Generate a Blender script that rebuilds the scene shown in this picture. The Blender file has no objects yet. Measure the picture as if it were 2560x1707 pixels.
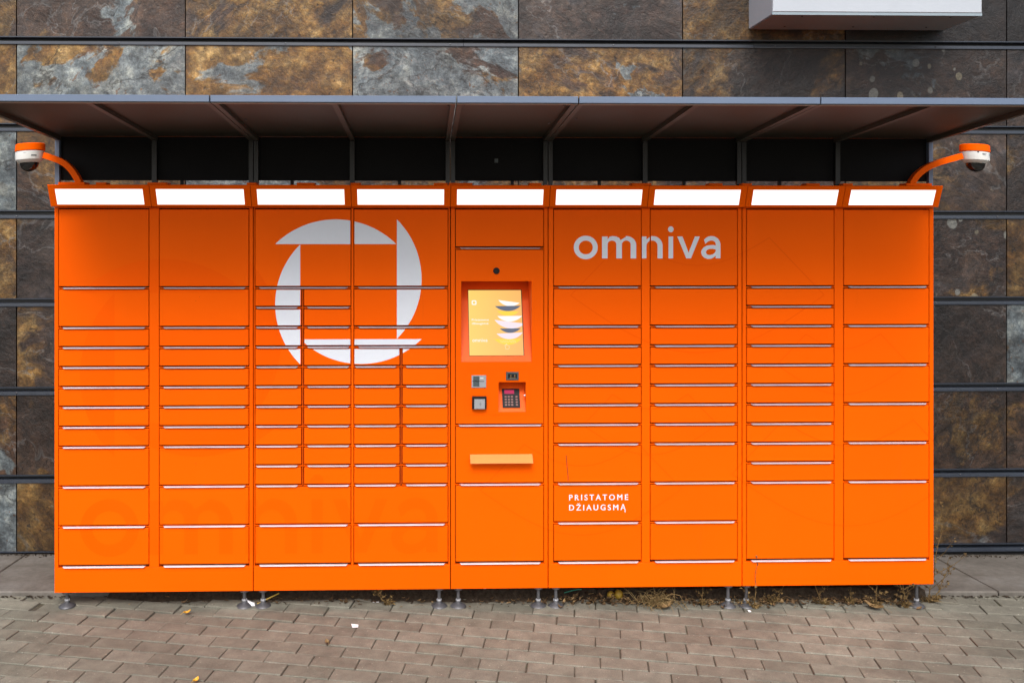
import bpy, math, random
from math import sin, cos, tan, pi, radians, sqrt
from mathutils import Vector
from mathutils.geometry import tessellate_polygon

random.seed(7)
scene = bpy.context.scene
COL = scene.collection

# ------------------------------------------------------------------ camera
cam_data = bpy.data.cameras.new('camera')
cam = bpy.data.objects.new('camera', cam_data)
COL.objects.link(cam)
cam_data.sensor_fit = 'HORIZONTAL'
cam_data.sensor_width = 36.0
cam_data.lens = 36.0 * 2270.0 / 2560.0
cam_data.shift_x = 158.5 / 2560.0
cam_data.shift_y = -270.4 / 2560.0
cam_data.clip_start = 0.05
cam_data.clip_end = 2000
cam.location = (-0.3754, -4.6279, 1.9)
cam.rotation_euler = (pi / 2, 0, -0.0251)
scene.camera = cam

# ------------------------------------------------------------------ light
SUN_DIR = Vector((-0.08, -0.74, 0.86)).normalized()      # from the scene towards the sun
sun_el = math.asin(SUN_DIR.z)
sun_rot = math.atan2(SUN_DIR.x, SUN_DIR.y)
world = bpy.data.worlds.new('World')
scene.world = world
world.use_nodes = True
wn, wl = world.node_tree.nodes, world.node_tree.links
wn.clear()
sky = wn.new('ShaderNodeTexSky')
sky.sky_type = 'NISHITA'
sky.sun_disc = False
sky.sun_elevation = sun_el
sky.sun_rotation = sun_rot
sky.air_density = 1.0
sky.dust_density = 4.0
sky.ozone_density = 1.0
hs = wn.new('ShaderNodeHueSaturation')                     # thin cloud: paler than a clear sky
hs.inputs['Saturation'].default_value = 0.75
bg = wn.new('ShaderNodeBackground')
bg.inputs['Strength'].default_value = 0.12
wo = wn.new('ShaderNodeOutputWorld')
wl.new(sky.outputs[0], hs.inputs['Color'])
wl.new(hs.outputs[0], bg.inputs['Color'])
wl.new(bg.outputs[0], wo.inputs['Surface'])

sun_data = bpy.data.lights.new('sun', 'SUN')
sun_data.energy = 1.15
sun_data.angle = radians(30)
sun_data.color = (1.0, 0.985, 0.955)
sun = bpy.data.objects.new('sun', sun_data)
COL.objects.link(sun)
sun.rotation_euler = SUN_DIR.to_track_quat('Z', 'Y').to_euler()

scene.render.engine = 'CYCLES'
scene.view_settings.view_transform = 'Standard'
scene.view_settings.look = 'None'
scene.view_settings.gamma = 1
scene.view_settings.exposure = 0.92
scene.view_settings.use_curve_mapping = False
scene.cycles.use_denoising = True
scene.cycles.max_bounces = 6
scene.cycles.diffuse_bounces = 2

# ------------------------------------------------------------------ materials
def new_mat(name):
    m = bpy.data.materials.new(name)
    m.use_nodes = True
    nt = m.node_tree
    b = nt.nodes['Principled BSDF']
    return m, nt, b

class G:
    """small node graph helper"""
    def __init__(s, nt): s.nt = nt
    def n(s, t, **kw):
        x = s.nt.nodes.new(t)
        for k, v in kw.items(): setattr(x, k, v)
        return x
    def put(s, sock, v):
        if hasattr(v, 'is_linked') or hasattr(v, 'links'): s.nt.links.new(v, sock)
        else: sock.default_value = v
    def math(s, op, a, b=None, c=None, clamp=False):
        x = s.n('ShaderNodeMath', operation=op, use_clamp=clamp)
        s.put(x.inputs[0], a)
        if b is not None: s.put(x.inputs[1], b)
        if c is not None: s.put(x.inputs[2], c)
        return x.outputs[0]
    def vmath(s, op, a, b=None, scale=None):
        x = s.n('ShaderNodeVectorMath', operation=op)
        s.put(x.inputs[0], a)
        if b is not None: s.put(x.inputs[1], b)
        if scale is not None: s.put(x.inputs['Scale'], scale)
        return x.outputs[0]
    def noise(s, vec, scale, detail=4, rough=.55, dist=0.0):
        x = s.n('ShaderNodeTexNoise')
        if vec is not None: s.put(x.inputs['Vector'], vec)
        x.inputs['Scale'].default_value = scale
        x.inputs['Detail'].default_value = detail
        x.inputs['Roughness'].default_value = rough
        x.inputs['Distortion'].default_value = dist
        return x
    def ramp(s, fac, stops):
        x = s.n('ShaderNodeValToRGB')
        e = x.color_ramp.elements
        while len(e) < len(stops): e.new(0.5)
        for i, (p, c) in enumerate(stops):
            e[i].position = p
            if not hasattr(c, '__len__'): c = (c, c, c)
            e[i].color = (*c, 1)
        s.put(x.inputs[0], fac)
        return x.outputs[0]
    def mix(s, fac, a, b, mode='MIX'):
        x = s.n('ShaderNodeMix', data_type='RGBA', blend_type=mode)
        s.put(x.inputs[0], fac)
        s.put(x.inputs[6], a if hasattr(a, 'links') else (*a, 1))
        s.put(x.inputs[7], b if hasattr(b, 'links') else (*b, 1))
        return x.outputs[2]
    def smooth(s, v, lo, hi):
        x = s.n('ShaderNodeMapRange', interpolation_type='SMOOTHSTEP')
        s.put(x.inputs[0], v); s.put(x.inputs[1], lo); s.put(x.inputs[2], hi)
        return x.outputs[0]
    def bump(s, h, strength, dist):
        x = s.n('ShaderNodeBump')
        x.inputs['Strength'].default_value = strength
        x.inputs['Distance'].default_value = dist
        s.put(x.inputs['Height'], h)
        return x.outputs[0]

def plain(name, col, rough=.5, metal=0.0, spec=.5, var=.06, scale=40, bump=0.0):
    """painted / metal / plastic surface with a little uneven tone and gloss"""
    m, nt, b = new_mat(name)
    g = G(nt)
    tc = g.n('ShaderNodeNewGeometry').outputs['Position']
    n1 = g.noise(tc, scale, 3).outputs[0]
    n2 = g.noise(tc, scale * .08, 3).outputs[0]
    v = g.math('ADD', g.math('MULTIPLY', n1, .35), g.math('MULTIPLY', n2, .65))
    lo = tuple(c * (1 - var) for c in col)
    hi = tuple(min(1, c * (1 + var)) for c in col)
    c = g.ramp(v, [(.3, lo), (.7, hi)])
    nt.links.new(c, b.inputs['Base Color'])
    r = g.n('ShaderNodeMapRange')
    g.put(r.inputs[0], n2); r.inputs[1].default_value = .3; r.inputs[2].default_value = .7
    r.inputs[3].default_value = max(.02, rough - .06); r.inputs[4].default_value = min(1, rough + .06)
    nt.links.new(r.outputs[0], b.inputs['Roughness'])
    b.inputs['Metallic'].default_value = metal
    b.inputs['Specular IOR Level'].default_value = spec
    if bump:
        nt.links.new(g.bump(g.noise(tc, 900, 2).outputs[0], bump, .001), b.inputs['Normal'])
    return m

def glow(name, col, strength):
    m, nt, b = new_mat(name)
    b.inputs['Base Color'].default_value = (.02, .02, .02, 1)
    b.inputs['Emission Color'].default_value = (*col, 1)
    b.inputs['Emission Strength'].default_value = strength * (1 if name == 'lamp_diffuser' else .53)
    b.inputs['Roughness'].default_value = .6
    b.inputs['Specular IOR Level'].default_value = .05
    return m

def orange_paint():
    m, nt, b = new_mat('orange_powder_coat')
    g = G(nt)
    pos = g.n('ShaderNodeNewGeometry').outputs['Position']
    big = g.noise(pos, 1.3, 4).outputs[0]
    fine = g.noise(pos, 30, 4, .6).outputs[0]
    streak = g.noise(g.vmath('MULTIPLY', pos, (22, 22, 1.2)), 1.0, 4, .65).outputs[0]
    base = g.ramp(big, [(.3, (.87, .104, .0003)), (.7, (.92, .112, .0004))])
    dirt = g.math('MULTIPLY', g.smooth(streak, .60, .80), .10)
    sp = g.noise(pos, 55, 2, .5).outputs[0]
    spot = g.math('MULTIPLY', g.smooth(sp, .77, .80), .55)
    oi = g.n('ShaderNodeObjectInfo')
    base = g.mix(1.0, base, g.ramp(oi.outputs['Random'], [(0, (.955, .95, 1)), (1, (1.02, 1.03, 1))]), 'MULTIPLY')
    c = g.mix(dirt, base, (.35, .07, .01))
    c = g.mix(spot, c, (.16, .035, .01))
    nt.links.new(c, b.inputs['Base Color'])
    rr = g.n('ShaderNodeMapRange'); g.put(rr.inputs[0], fine)
    rr.inputs[3].default_value = .36; rr.inputs[4].default_value = .52
    nt.links.new(rr.outputs[0], b.inputs['Roughness'])
    b.inputs['Specular IOR Level'].default_value = .045
    nt.links.new(g.bump(g.noise(pos, 700, 2).outputs[0], .06, .001), b.inputs['Normal'])
    return m

def slate():
    m, nt, b = new_mat('slate_veneer')
    g = G(nt)
    tc = g.n('ShaderNodeTexCoord').outputs['Object']
    oi = g.n('ShaderNodeObjectInfo')
    wn_ = g.n('ShaderNodeTexWhiteNoise', noise_dimensions='1D')
    g.put(wn_.inputs['W'], g.math('MULTIPLY', oi.outputs['Random'], 917.0))
    rnd = wn_.outputs['Color']
    sep = g.n('ShaderNodeSeparateColor'); g.put(sep.inputs[0], rnd)
    oc = g.n('ShaderNodeSeparateColor'); g.put(oc.inputs[0], oi.outputs['Color'])
    R, Gc, B, A = oc.outputs[0], oc.outputs[1], oc.outputs[2], oi.outputs['Alpha']
    rot = g.n('ShaderNodeVectorRotate', rotation_type='Y_AXIS')
    g.put(rot.inputs['Vector'], tc)
    g.put(rot.inputs['Angle'], g.math('MULTIPLY', g.math('SUBTRACT', sep.outputs[0], .5), 2.2))
    off = g.vmath('SCALE', rnd, scale=60.0)
    p = g.vmath('ADD', rot.outputs[0], off)
    ps = g.vmath('SCALE', p, scale=g.math('ADD', .62, g.math('MULTIPLY', sep.outputs[2], .75)))
    q = g.vmath('MULTIPLY', ps, (1, 1, 1.55))
    w1 = g.vmath('SUBTRACT', g.noise(q, 1.6, 3, .5).outputs['Color'], (.5, .5, .5))
    q1 = g.vmath('ADD', q, g.vmath('SCALE', w1, scale=.5))
    w2 = g.vmath('SUBTRACT', g.noise(q1, 6.0, 4, .6).outputs['Color'], (.5, .5, .5))
    q3 = g.vmath('ADD', q1, g.vmath('SCALE', w2, scale=.10))
    nA = g.noise(q3, 1.9, 10, .68).outputs[0]
    nB = g.noise(g.vmath('ADD', q3, (13.1, 4.0, 7.7)), 1.7, 10, .60).outputs[0]
    nD = g.noise(g.vmath('ADD', q3, (-9.3, 2.0, 27.7)), 2.0, 10, .60).outputs[0]
    nE = g.noise(g.vmath('ADD', g.vmath('ADD', ps, g.vmath('SCALE', w1, scale=.25)), (3.3, 8.0, -7.1)), 7, 10, .72).outputs[0]
    nC = g.noise(g.vmath('MULTIPLY', ps, (1, 1, 1.7)), 8, 10, .78).outputs[0]
    nF = g.noise(p, 62, 7, .75).outputs[0]
    base = g.ramp(nA, [(.34, (.030, .022, .024)), (.46, (.082, .058, .050)), (.54, (.120, .092, .078)),
                       (.61, (.110, .100, .108)), (.70, (.150, .165, .195))])
    base = g.mix(sep.outputs[1], base, g.mix(1.0, base, (1.25, .92, .60), 'MULTIPLY'))
    och = g.ramp(nE, [(.32, (.085, .044, .014)), (.46, (.215, .122, .034)), (.56, (.33, .212, .072)), (.68, (.56, .42, .20))])
    pale = g.ramp(nE, [(.32, (.105, .138, .165)), (.50, (.225, .280, .310)), (.64, (.41, .465, .46))])
    mo = g.smooth(g.math('ADD', nB, g.math('MULTIPLY', g.math('SUBTRACT', R, .5), .34)), .475, .555)
    mp = g.smooth(g.math('ADD', nD, g.math('MULTIPLY', g.math('SUBTRACT', Gc, .5), .34)), .525, .560)
    c = g.mix(g.math('MULTIPLY', mo, .92), base, och)
    c = g.mix(g.math('MULTIPLY', mp, .90), c, pale)
    # rust flecks and pits
    fl = g.smooth(g.noise(g.vmath('MULTIPLY', q1, (1, 1, .55)), 30, 4, .6).outputs[0], .63, .67)
    c = g.mix(g.math('MULTIPLY', fl, .65), c, g.mix(mp, (.022, .015, .012), (.19, .085, .025)))
    wh = g.smooth(g.noise(g.vmath('ADD', q1, (7, 7, 7)), 24, 5, .6).outputs[0], .66, .70)
    c = g.mix(g.math('MULTIPLY', wh, .6), c, (.30, .28, .23))
    # dark and pale seams
    s1 = g.math('ABSOLUTE', g.math('SUBTRACT', g.noise(q3, 1.2, 6, .55).outputs[0], .5))
    c = g.mix(g.math('MULTIPLY', g.math('SUBTRACT', 1.0, g.smooth(s1, .0, .010)), .6), c, (.018, .015, .014))
    s2 = g.math('ABSOLUTE', g.math('SUBTRACT', g.noise(g.vmath('ADD', q3, (5, 1, 9)), 1.1, 6, .55).outputs[0], .47))
    c = g.mix(g.math('MULTIPLY', g.math('SUBTRACT', 1.0, g.smooth(s2, .0, .008)), .5), c, (.30, .31, .32))
    gr = g.noise(g.vmath('ADD', ps, (2, 5, 1)), 17, 9, .78).outputs[0]
    c = g.mix(1.0, c, g.ramp(gr, [(.36, (.48, .46, .45)), (.50, (.95, .95, .95)), (.64, (1.55, 1.5, 1.42))]), 'MULTIPLY')
    cl = g.noise(g.vmath('ADD', q1, (6, 2, 8)), 1.5, 4, .5).outputs[0]
    c = g.mix(1.0, c, g.ramp(cl, [(.35, (.62, .60, .60)), (.65, (1.35, 1.32, 1.28))]), 'MULTIPLY')
    # lichen-like pale round spots
    vo = g.n('ShaderNodeTexVoronoi', feature='F1')
    vw = g.vmath('ADD', g.vmath('MULTIPLY', p, (1, .0, .8)), g.vmath('SCALE', w1, scale=.05))
    g.put(vo.inputs['Vector'], vw); vo.inputs['Scale'].default_value = 11.5
    vs = g.n('ShaderNodeSeparateColor'); g.put(vs.inputs[0], vo.outputs['Color'])
    rad = g.math('MULTIPLY', g.math('SUBTRACT', vs.outputs[0], .22), .50)
    sp = g.smooth(g.math('ADD', g.math('SUBTRACT', rad, vo.outputs['Distance']), g.math('MULTIPLY', g.math('SUBTRACT', nE, .5), .25)), -.03, .03)
    spm = g.math('MULTIPLY', sp, g.smooth(A, .5, .9))
    spc = g.mix(vs.outputs[1], (.52, .46, .32), (.40, .42, .40))
    c = g.mix(g.math('MULTIPLY', spm, .85), c, spc)
    gm = g.n('ShaderNodeGamma'); g.put(gm.inputs[0], c); gm.inputs[1].default_value = 1.22
    hsv = g.n('ShaderNodeHueSaturation'); g.put(hsv.inputs['Color'], gm.outputs[0]); hsv.inputs['Saturation'].default_value = 1.0; hsv.inputs['Value'].default_value = 1.2
    c = hsv.outputs[0]
    val = g.math('MULTIPLY', g.ramp(nC, [(.34, .50), (.66, 1.12)]), g.ramp(nF, [(.30, .45), (.70, 1.08)]))
    val = g.math('MULTIPLY', val, g.math('MULTIPLY', B, 1.22))
    vm = g.n('ShaderNodeVectorMath', operation='SCALE')
    g.put(vm.inputs[0], c); g.put(vm.inputs['Scale'], val)
    nt.links.new(vm.outputs[0], b.inputs['Base Color'])
    g.put(b.inputs['Roughness'], g.ramp(nF, [(.3, .34), (.7, .55)]))
    b.inputs['Specular IOR Level'].default_value = .45
    h = g.math('ADD', g.math('MULTIPLY', nE, .6), g.math('ADD', g.math('MULTIPLY', nC, .3), g.math('MULTIPLY', nF, .12)))
    nt.links.new(g.bump(h, .55, .03), b.inputs['Normal'])
    return m

def paver_mat():
    m, nt, b = new_mat('concrete_paver')
    g = G(nt)
    geo = g.n('ShaderNodeNewGeometry')
    pos = geo.outputs['Position']
    oi = g.n('ShaderNodeObjectInfo')
    r = g.math('FRACT', g.math('ADD', oi.outputs['Random'], geo.outputs['Random Per Island']))
    c = g.ramp(r, [(0, (.150, .146, .117)), (.3, (.190, .185, .151)), (.55, (.160, .151, .121)), (.8, (.204, .199, .163)), (1, (.170, .159, .127))])
    big = g.noise(pos, .9, 4, .6).outputs[0]
    c = g.mix(1.0, c, g.ramp(big, [(.32, (.80, .78, .77)), (.68, (1.12, 1.12, 1.10))]), 'MULTIPLY')
    mid = g.noise(pos, 14, 6, .65).outputs[0]
    c = g.mix(1.0, c, g.ramp(mid, [(.3, (.74, .74, .74)), (.7, (1.2, 1.2, 1.2))]), 'MULTIPLY')
    agg = g.noise(pos, 260, 3, .7).outputs[0]
    c = g.mix(1.0, c, g.ramp(agg, [(.32, (.70, .70, .70)), (.5, (1, 1, 1)), (.70, (1.25, 1.23, 1.2))]), 'MULTIPLY')
    vo = g.n('ShaderNodeTexVoronoi'); g.put(vo.inputs['Vector'], pos); vo.inputs['Scale'].default_value = 75
    vs = g.n('ShaderNodeSeparateColor'); g.put(vs.inputs[0], vo.outputs['Color'])
    fleck = g.math('MULTIPLY', g.math('LESS_THAN', vo.outputs['Distance'], .20), g.math('GREATER_THAN', vs.outputs[0], .945))
    c = g.mix(g.math('MULTIPLY', fleck, .5), c, (.50, .46, .40))
    stain = g.smooth(g.noise(pos, 5.5, 5, .7).outputs[0], .66, .76)
    c = g.mix(g.math('MULTIPLY', stain, .5), c, (.06, .05, .038))
    nt.links.new(c, b.inputs['Base Color'])
    b.inputs['Roughness'].default_value = .82
    b.inputs['Specular IOR Level'].default_value = .3
    h = g.math('ADD', g.math('MULTIPLY', agg, .5), mid)
    nt.links.new(g.bump(h, .35, .004), b.inputs['Normal'])
    return m

def earth_mat(name, lo, hi, scale=60, moss=False):
    m, nt, b = new_mat(name)
    g = G(nt)
    pos = g.n('ShaderNodeNewGeometry').outputs['Position']
    c = g.ramp(g.noise(pos, scale, 6, .7).outputs[0], [(.3, lo), (.7, hi)])
    if moss:
        mm = g.smooth(g.noise(pos, 3.2, 4, .6).outputs[0], .56, .66)
        c = g.mix(g.math('MULTIPLY', mm, .5), c, (.045, .075, .015))
    nt.links.new(c, b.inputs['Base Color'])
    b.inputs['Roughness'].default_value = .95
    b.inputs['Specular IOR Level'].default_value = .15
    nt.links.new(g.bump(g.noise(pos, scale * 3, 4, .7).outputs[0], .6, .006), b.inputs['Normal'])
    return m

def concrete_mat():
    m, nt, b = new_mat('cast_concrete')
    g = G(nt)
    pos = g.n('ShaderNodeNewGeometry').outputs['Position']
    n1 = g.noise(pos, 2.4, 7, .66).outputs[0]
    n2 = g.noise(pos, 32, 6, .7).outputs[0]
    c = g.ramp(n1, [(.30, (.080, .070, .058)), (.52, (.135, .122, .105)), (.72, (.190, .180, .165))])
    c = g.mix(1.0, c, g.ramp(n2, [(.3, (.78, .78, .78)), (.7, (1.16, 1.16, 1.16))]), 'MULTIPLY')
    st = g.smooth(g.noise(g.vmath('MULTIPLY', pos, (1, 2.5, 1)), 3.1, 6, .7).outputs[0], .56, .74)
    c = g.mix(g.math('MULTIPLY', st, .55), c, (.075, .062, .048))
    nt.links.new(c, b.inputs['Base Color'])
    b.inputs['Roughness'].default_value = .85
    nt.links.new(g.bump(g.noise(pos, 180, 4, .7).outputs[0], .25, .003), b.inputs['Normal'])
    return m

def island_mat(name, stops, rough=.85):
    m, nt, b = new_mat(name)
    g = G(nt)
    geo = g.n('ShaderNodeNewGeometry')
    c = g.ramp(geo.outputs['Random Per Island'], stops)
    n = g.noise(geo.outputs['Position'], 160, 4).outputs[0]
    c = g.mix(1.0, c, g.ramp(n, [(.3, (.7, .7, .7)), (.7, (1.2, 1.2, 1.2))]), 'MULTIPLY')
    nt.links.new(c, b.inputs['Base Color'])
    b.inputs['Roughness'].default_value = rough
    b.inputs['Specular IOR Level'].default_value = .2
    return m

M = {}
M['orange'] = orange_paint()
M['sheen_orange'] = plain('orange_with_sheen', (.92, .27, .075), .45, spec=.2)  # door orange made paler to stand for sky sheen on the flap
M['niche'] = plain('recess_orange_sheen', (.88, .115, .006), .45, spec=.16)  # door orange slightly paled, sky sheen mixed into the colour
M['gap'] = plain('dark_door_gap', (.030, .008, .004), .8)  # dark tone in place of the shade in deep gaps; also the scratch
M['white_print'] = plain('white_vinyl', (.70, .735, .80), .5, var=.03, spec=.2)
M['ghost_print'] = plain('faded_print', (.87, .0965, .0004), .42, var=.02, spec=.04)
M['line_print'] = plain('ghost_outline', (.83, .091, .0004), .45, var=.03, spec=.04)
M['alu'] = plain('brushed_aluminium', (.66, .68, .73), .36, metal=.6, var=.05, scale=120)
M['steel'] = plain('zinc_leg_steel', (.13, .13, .14), .48, metal=.6, var=.25, scale=60)
M['lamp'] = glow('lamp_diffuser', (1.0, .985, .96), .75)
M['grey_paint'] = plain('grey_canopy_paint', (.115, .155, .23), .42, var=.06)
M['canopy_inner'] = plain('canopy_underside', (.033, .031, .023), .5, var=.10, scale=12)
M['lip'] = plain('fascia_return', (.27, .24, .20), .5)  # fascia paint made paler and warmer, standing in for ground bounce
M['canopy_beam'] = plain('canopy_beam_paint', (.056, .050, .040), .45, var=.08)
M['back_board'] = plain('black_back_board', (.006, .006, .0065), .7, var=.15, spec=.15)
M['post_paint'] = plain('post_paint', (.008, .0085, .010), .45, var=.08)
M['slate'] = slate()
M['rail'] = plain('anthracite_rail', (.024, .031, .045), .36, var=.18, spec=.6)
M['void'] = plain('dark_cavity', (.012, .012, .014), .9)
M['sign_white'] = plain('white_sign_sheet', (.42, .455, .50), .4, var=.05, scale=20)
M['sign_grey'] = plain('grey_sign_tray', (.25, .31, .35), .45, var=.07)
M['black'] = plain('black_plastic', (.010, .010, .012), .5, spec=.2)
M['gloss_black'] = plain('smoked_dome', (.006, .006, .007), .06, spec=.8, var=.0)
M['cam_white'] = plain('white_camera_plastic', (.72, .72, .70), .4, var=.04)
M['paver'] = paver_mat()
M['sand'] = earth_mat('joint_sand', (.055, .046, .034), (.130, .112, .086), 70, moss=True)
M['dirt'] = earth_mat('dirt', (.018, .013, .009), (.07, .052, .036), 60)  # real soil, and the strip that stands for shade under the locker
M['concrete'] = concrete_mat()
M['leaf'] = island_mat('dead_leaf', [(0, (.030, .018, .010)), (.4, (.085, .050, .024)), (.7, (.16, .095, .045)), (1, (.27, .18, .085))])
M['straw'] = island_mat('dry_straw', [(0, (.11, .072, .030)), (.6, (.19, .128, .055)), (1, (.30, .22, .10))])
M['weed'] = island_mat('dry_weed_stalk', [(0, (.070, .044, .018)), (.6, (.145, .092, .036)), (1, (.21, .14, .055))])
M['weed_green'] = island_mat('weed_green', [(0, (.07, .10, .02)), (1, (.14, .16, .035))])
M['yellow_leaf'] = plain('yellow_leaf', (.62, .33, .03), .6, var=.2)
M['brown_leaf'] = plain('brown_leaf', (.20, .12, .045), .7, var=.25)
M['paper'] = plain('white_paper', (.80, .80, .82), .7, var=.05)
M['grey_plastic'] = plain('grey_plastic', (.30, .31, .33), .4, var=.08)
M['dark_grey'] = plain('dark_grey_bezel', (.055, .075, .08), .45, var=.1)
M['ivory'] = plain('cup_plastic', (.42, .44, .48), .3, var=.08)
M['green_cord'] = plain('green_cord', (.02, .25, .17), .5)
M['yellow_bag'] = plain('faded_yellow_fruit', (.33, .21, .02), .6, var=.2)
M['key'] = plain('dull_red_keys', (.19, .085, .075), .5)
M['lcd'] = glow('pink_display', (.75, .03, .14), .75)
M['screen_white'] = glow('screen_white', (1.0, .97, .93), 1.05)
M['screen_pink'] = glow('screen_pink', (.95, .82, .89), 1.0)
M['screen_grey'] = glow('screen_grey', (.13, .155, .22), 1.0)
M['screen_yellow'] = glow('screen_yellow', (1.0, .72, .08), 1.0)
M['screen_pale'] = glow('screen_pale_text', (1.0, .88, .55), 1.0)

def screen_bg():
    m, nt, b = new_mat('screen_gradient')
    g = G(nt)
    tc = g.n('ShaderNodeTexCoord').outputs['Object']
    s = g.n('ShaderNodeSeparateXYZ'); g.put(s.inputs[0], tc)
    f = g.math('ADD', g.math('MULTIPLY', s.outputs[0], 3.4), .5)
    c = g.ramp(f, [(0, (1.0, .68, .17)), (1, (1.0, .50, .15))])
    b.inputs['Base Color'].default_value = (.02, .02, .02, 1)
    nt.links.new(c, b.inputs['Emission Color'])
    b.inputs['Emission Strength'].default_value = .54
    b.inputs['Roughness'].default_value = .5
    b.inputs['Specular IOR Level'].default_value = .08
    return m
M['screen_bg'] = screen_bg()

# ------------------------------------------------------------------ geometry helpers
WP = {}
def tag(o, label=None, cat=None, group=None, kind=None):
    if label: o['label'] = label
    if cat: o['category'] = cat
    if group: o['group'] = group
    if kind: o['kind'] = kind
    return o

def link(o, parent, origin):
    COL.objects.link(o)
    base = WP[parent.name] if parent else Vector((0, 0, 0))
    o.parent = parent
    o.location = Vector(origin) - base
    WP[o.name] = Vector(origin)
    return o

def empty(name, origin, label, cat, group=None, kind=None, parent=None):
    o = bpy.data.objects.new(name, None)
    o.empty_display_size = .1
    link(o, parent, origin)
    return tag(o, label, cat, group, kind)

class MB:
    """mesh builder: collects shapes in world coordinates"""
    def __init__(s): s.v, s.f = [], []
    def add(s, vs, fs):
        k = len(s.v)
        s.v += [tuple(p) for p in vs]
        s.f += [tuple(i + k for i in f) for f in fs]
        return s
    def box(s, x0, x1, y0, y1, z0, z1):
        return s.add([(x0, y0, z0), (x1, y0, z0), (x1, y1, z0), (x0, y1, z0), (x0, y0, z1), (x1, y0, z1), (x1, y1, z1), (x0, y1, z1)],
                     [(0, 3, 2, 1), (4, 5, 6, 7), (0, 1, 5, 4), (1, 2, 6, 5), (2, 3, 7, 6), (3, 0, 4, 7)])
    def cbox(s, x0, x1, y0, y1, z0, z1, c):
        """box whose front (y0) edges are chamfered"""
        a = [(x0 + c, y0, z0 + c), (x1 - c, y0, z0 + c), (x1 - c, y0, z1 - c), (x0 + c, y0, z1 - c)]
        b = [(x0, y0 + c, z0), (x1, y0 + c, z0), (x1, y0 + c, z1), (x0, y0 + c, z1)]
        d = [(x0, y1, z0), (x1, y1, z0), (x1, y1, z1), (x0, y1, z1)]
        f = [(0, 1, 2, 3)]
        for i in range(4):
            j = (i + 1) % 4
            f += [(i, i + 4, j + 4, j), (i + 4, i + 8, j + 8, j + 4)]
        f.append((11, 10, 9, 8))
        return s.add(a + b + d, f)
    def prism_x(s, prof, x0, x1):
        """closed (y,z) profile swept along x"""
        n = len(prof)
        v = [(x0, y, z) for y, z in prof] + [(x1, y, z) for y, z in prof]
        f = [(i, (i + 1) % n, (i + 1) % n + n, i + n) for i in range(n)]
        f += [tuple(range(n - 1, -1, -1)), tuple(range(n, 2 * n))]
        return s.add(v, f)
    def tube(s, path, r, n=6, caps=True):
        path = [Vector(p) for p in path]
        rs = r if hasattr(r, '__len__') else [r] * len(path)
        vs, fs = [], []
        up = Vector((0, 0, 1))
        for i, p in enumerate(path):
            d = (path[min(i + 1, len(path) - 1)] - path[max(i - 1, 0)])
            if d.length < 1e-9: d = up.copy()
            d.normalize()
            a = d.cross(up)
            if a.length < 1e-3: a = d.cross(Vector((1, 0, 0)))
            a.normalize(); b = d.cross(a)
            for k in range(n):
                t = 2 * pi * k / n
                vs.append(p + (a * cos(t) + b * sin(t)) * rs[i])
        for i in range(len(path) - 1):
            for k in range(n):
                k2 = (k + 1) % n
                fs.append((i * n + k, i * n + k2, (i + 1) * n + k2, (i + 1) * n + k))
        if caps:
            fs.append(tuple(range(n - 1, -1, -1)))
            fs.append(tuple((len(path) - 1) * n + k for k in range(n)))
        return s.add(vs, fs)
    def lathe(s, c, prof, n=24):
        """(radius, z) profile round a vertical axis at c"""
        vs, fs = [], []
        for r, z in prof:
            for k in range(n):
                t = 2 * pi * k / n
                vs.append((c[0] + r * cos(t), c[1] + r * sin(t), c[2] + z))
        for i in range(len(prof) - 1):
            for k in range(n):
                k2 = (k + 1) % n
                fs.append((i * n + k, i * n + k2, (i + 1) * n + k2, (i + 1) * n + k))
        fs.append(tuple(range(n - 1, -1, -1)))
        fs.append(tuple((len(prof) - 1) * n + k for k in range(n)))
        return s.add(vs, fs)
    def build(s, name, mat, parent=None, origin=None, smooth=False):
        if origin is None:
            origin = [sum(p[i] for p in s.v) / len(s.v) for i in range(3)]
        o_ = Vector(origin)
        me = bpy.data.meshes.new(name)
        me.from_pydata([tuple(Vector(p) - o_) for p in s.v], [], s.f)
        import bmesh
        bm = bmesh.new(); bm.from_mesh(me)
        if len(bm.faces) < 4000: bmesh.ops.recalc_face_normals(bm, faces=bm.faces)
        bm.to_mesh(me); bm.free()
        me.materials.append(mat)
        if smooth:
            me.shade_smooth()
            if hasattr(me, 'set_sharp_from_angle'): me.set_sharp_from_angle(angle=radians(30))
        o = bpy.data.objects.new(name, me)
        return link(o, parent, origin)

def inst(src, name, parent, origin):
    """another object sharing src's mesh"""
    o = bpy.data.objects.new(name, src.data)
    return link(o, parent, origin)

# ------------------------------------------------------------------ flat print
def tri_loops(loops):
    """filled 2-D shape from outline + hole loops -> list of triangles (2-D)"""
    flat = [p for l in loops for p in l]
    tr = tessellate_polygon([[Vector((x, y, 0)) for x, y in l] for l in loops])
    return [[flat[i] for i in t] for t in tr]

def clip_rect(poly, x0, x1, z0, z1):
    def cut(P, f, ip):
        out = []
        for i in range(len(P)):
            a, b = P[i], P[(i + 1) % len(P)]
            fa, fb = f(a), f(b)
            if fa >= 0: out.append(a)
            if fa * fb < 0:
                t = fa / (fa - fb)
                out.append((a[0] + (b[0] - a[0]) * t, a[1] + (b[1] - a[1]) * t))
        return out
    for f in (lambda p: p[0] - x0, lambda p: x1 - p[0], lambda p: p[1] - z0, lambda p: z1 - p[1]):
        if len(poly) < 3: return []
        poly = cut(poly, f, None)
    return poly if len(poly) >= 3 else []

def arc(cx, cz, r, a0, a1, n=28):
    return [(cx + r * cos(radians(a0 + (a1 - a0) * i / n)), cz + r * sin(radians(a0 + (a1 - a0) * i / n))) for i in range(n + 1)]

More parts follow.
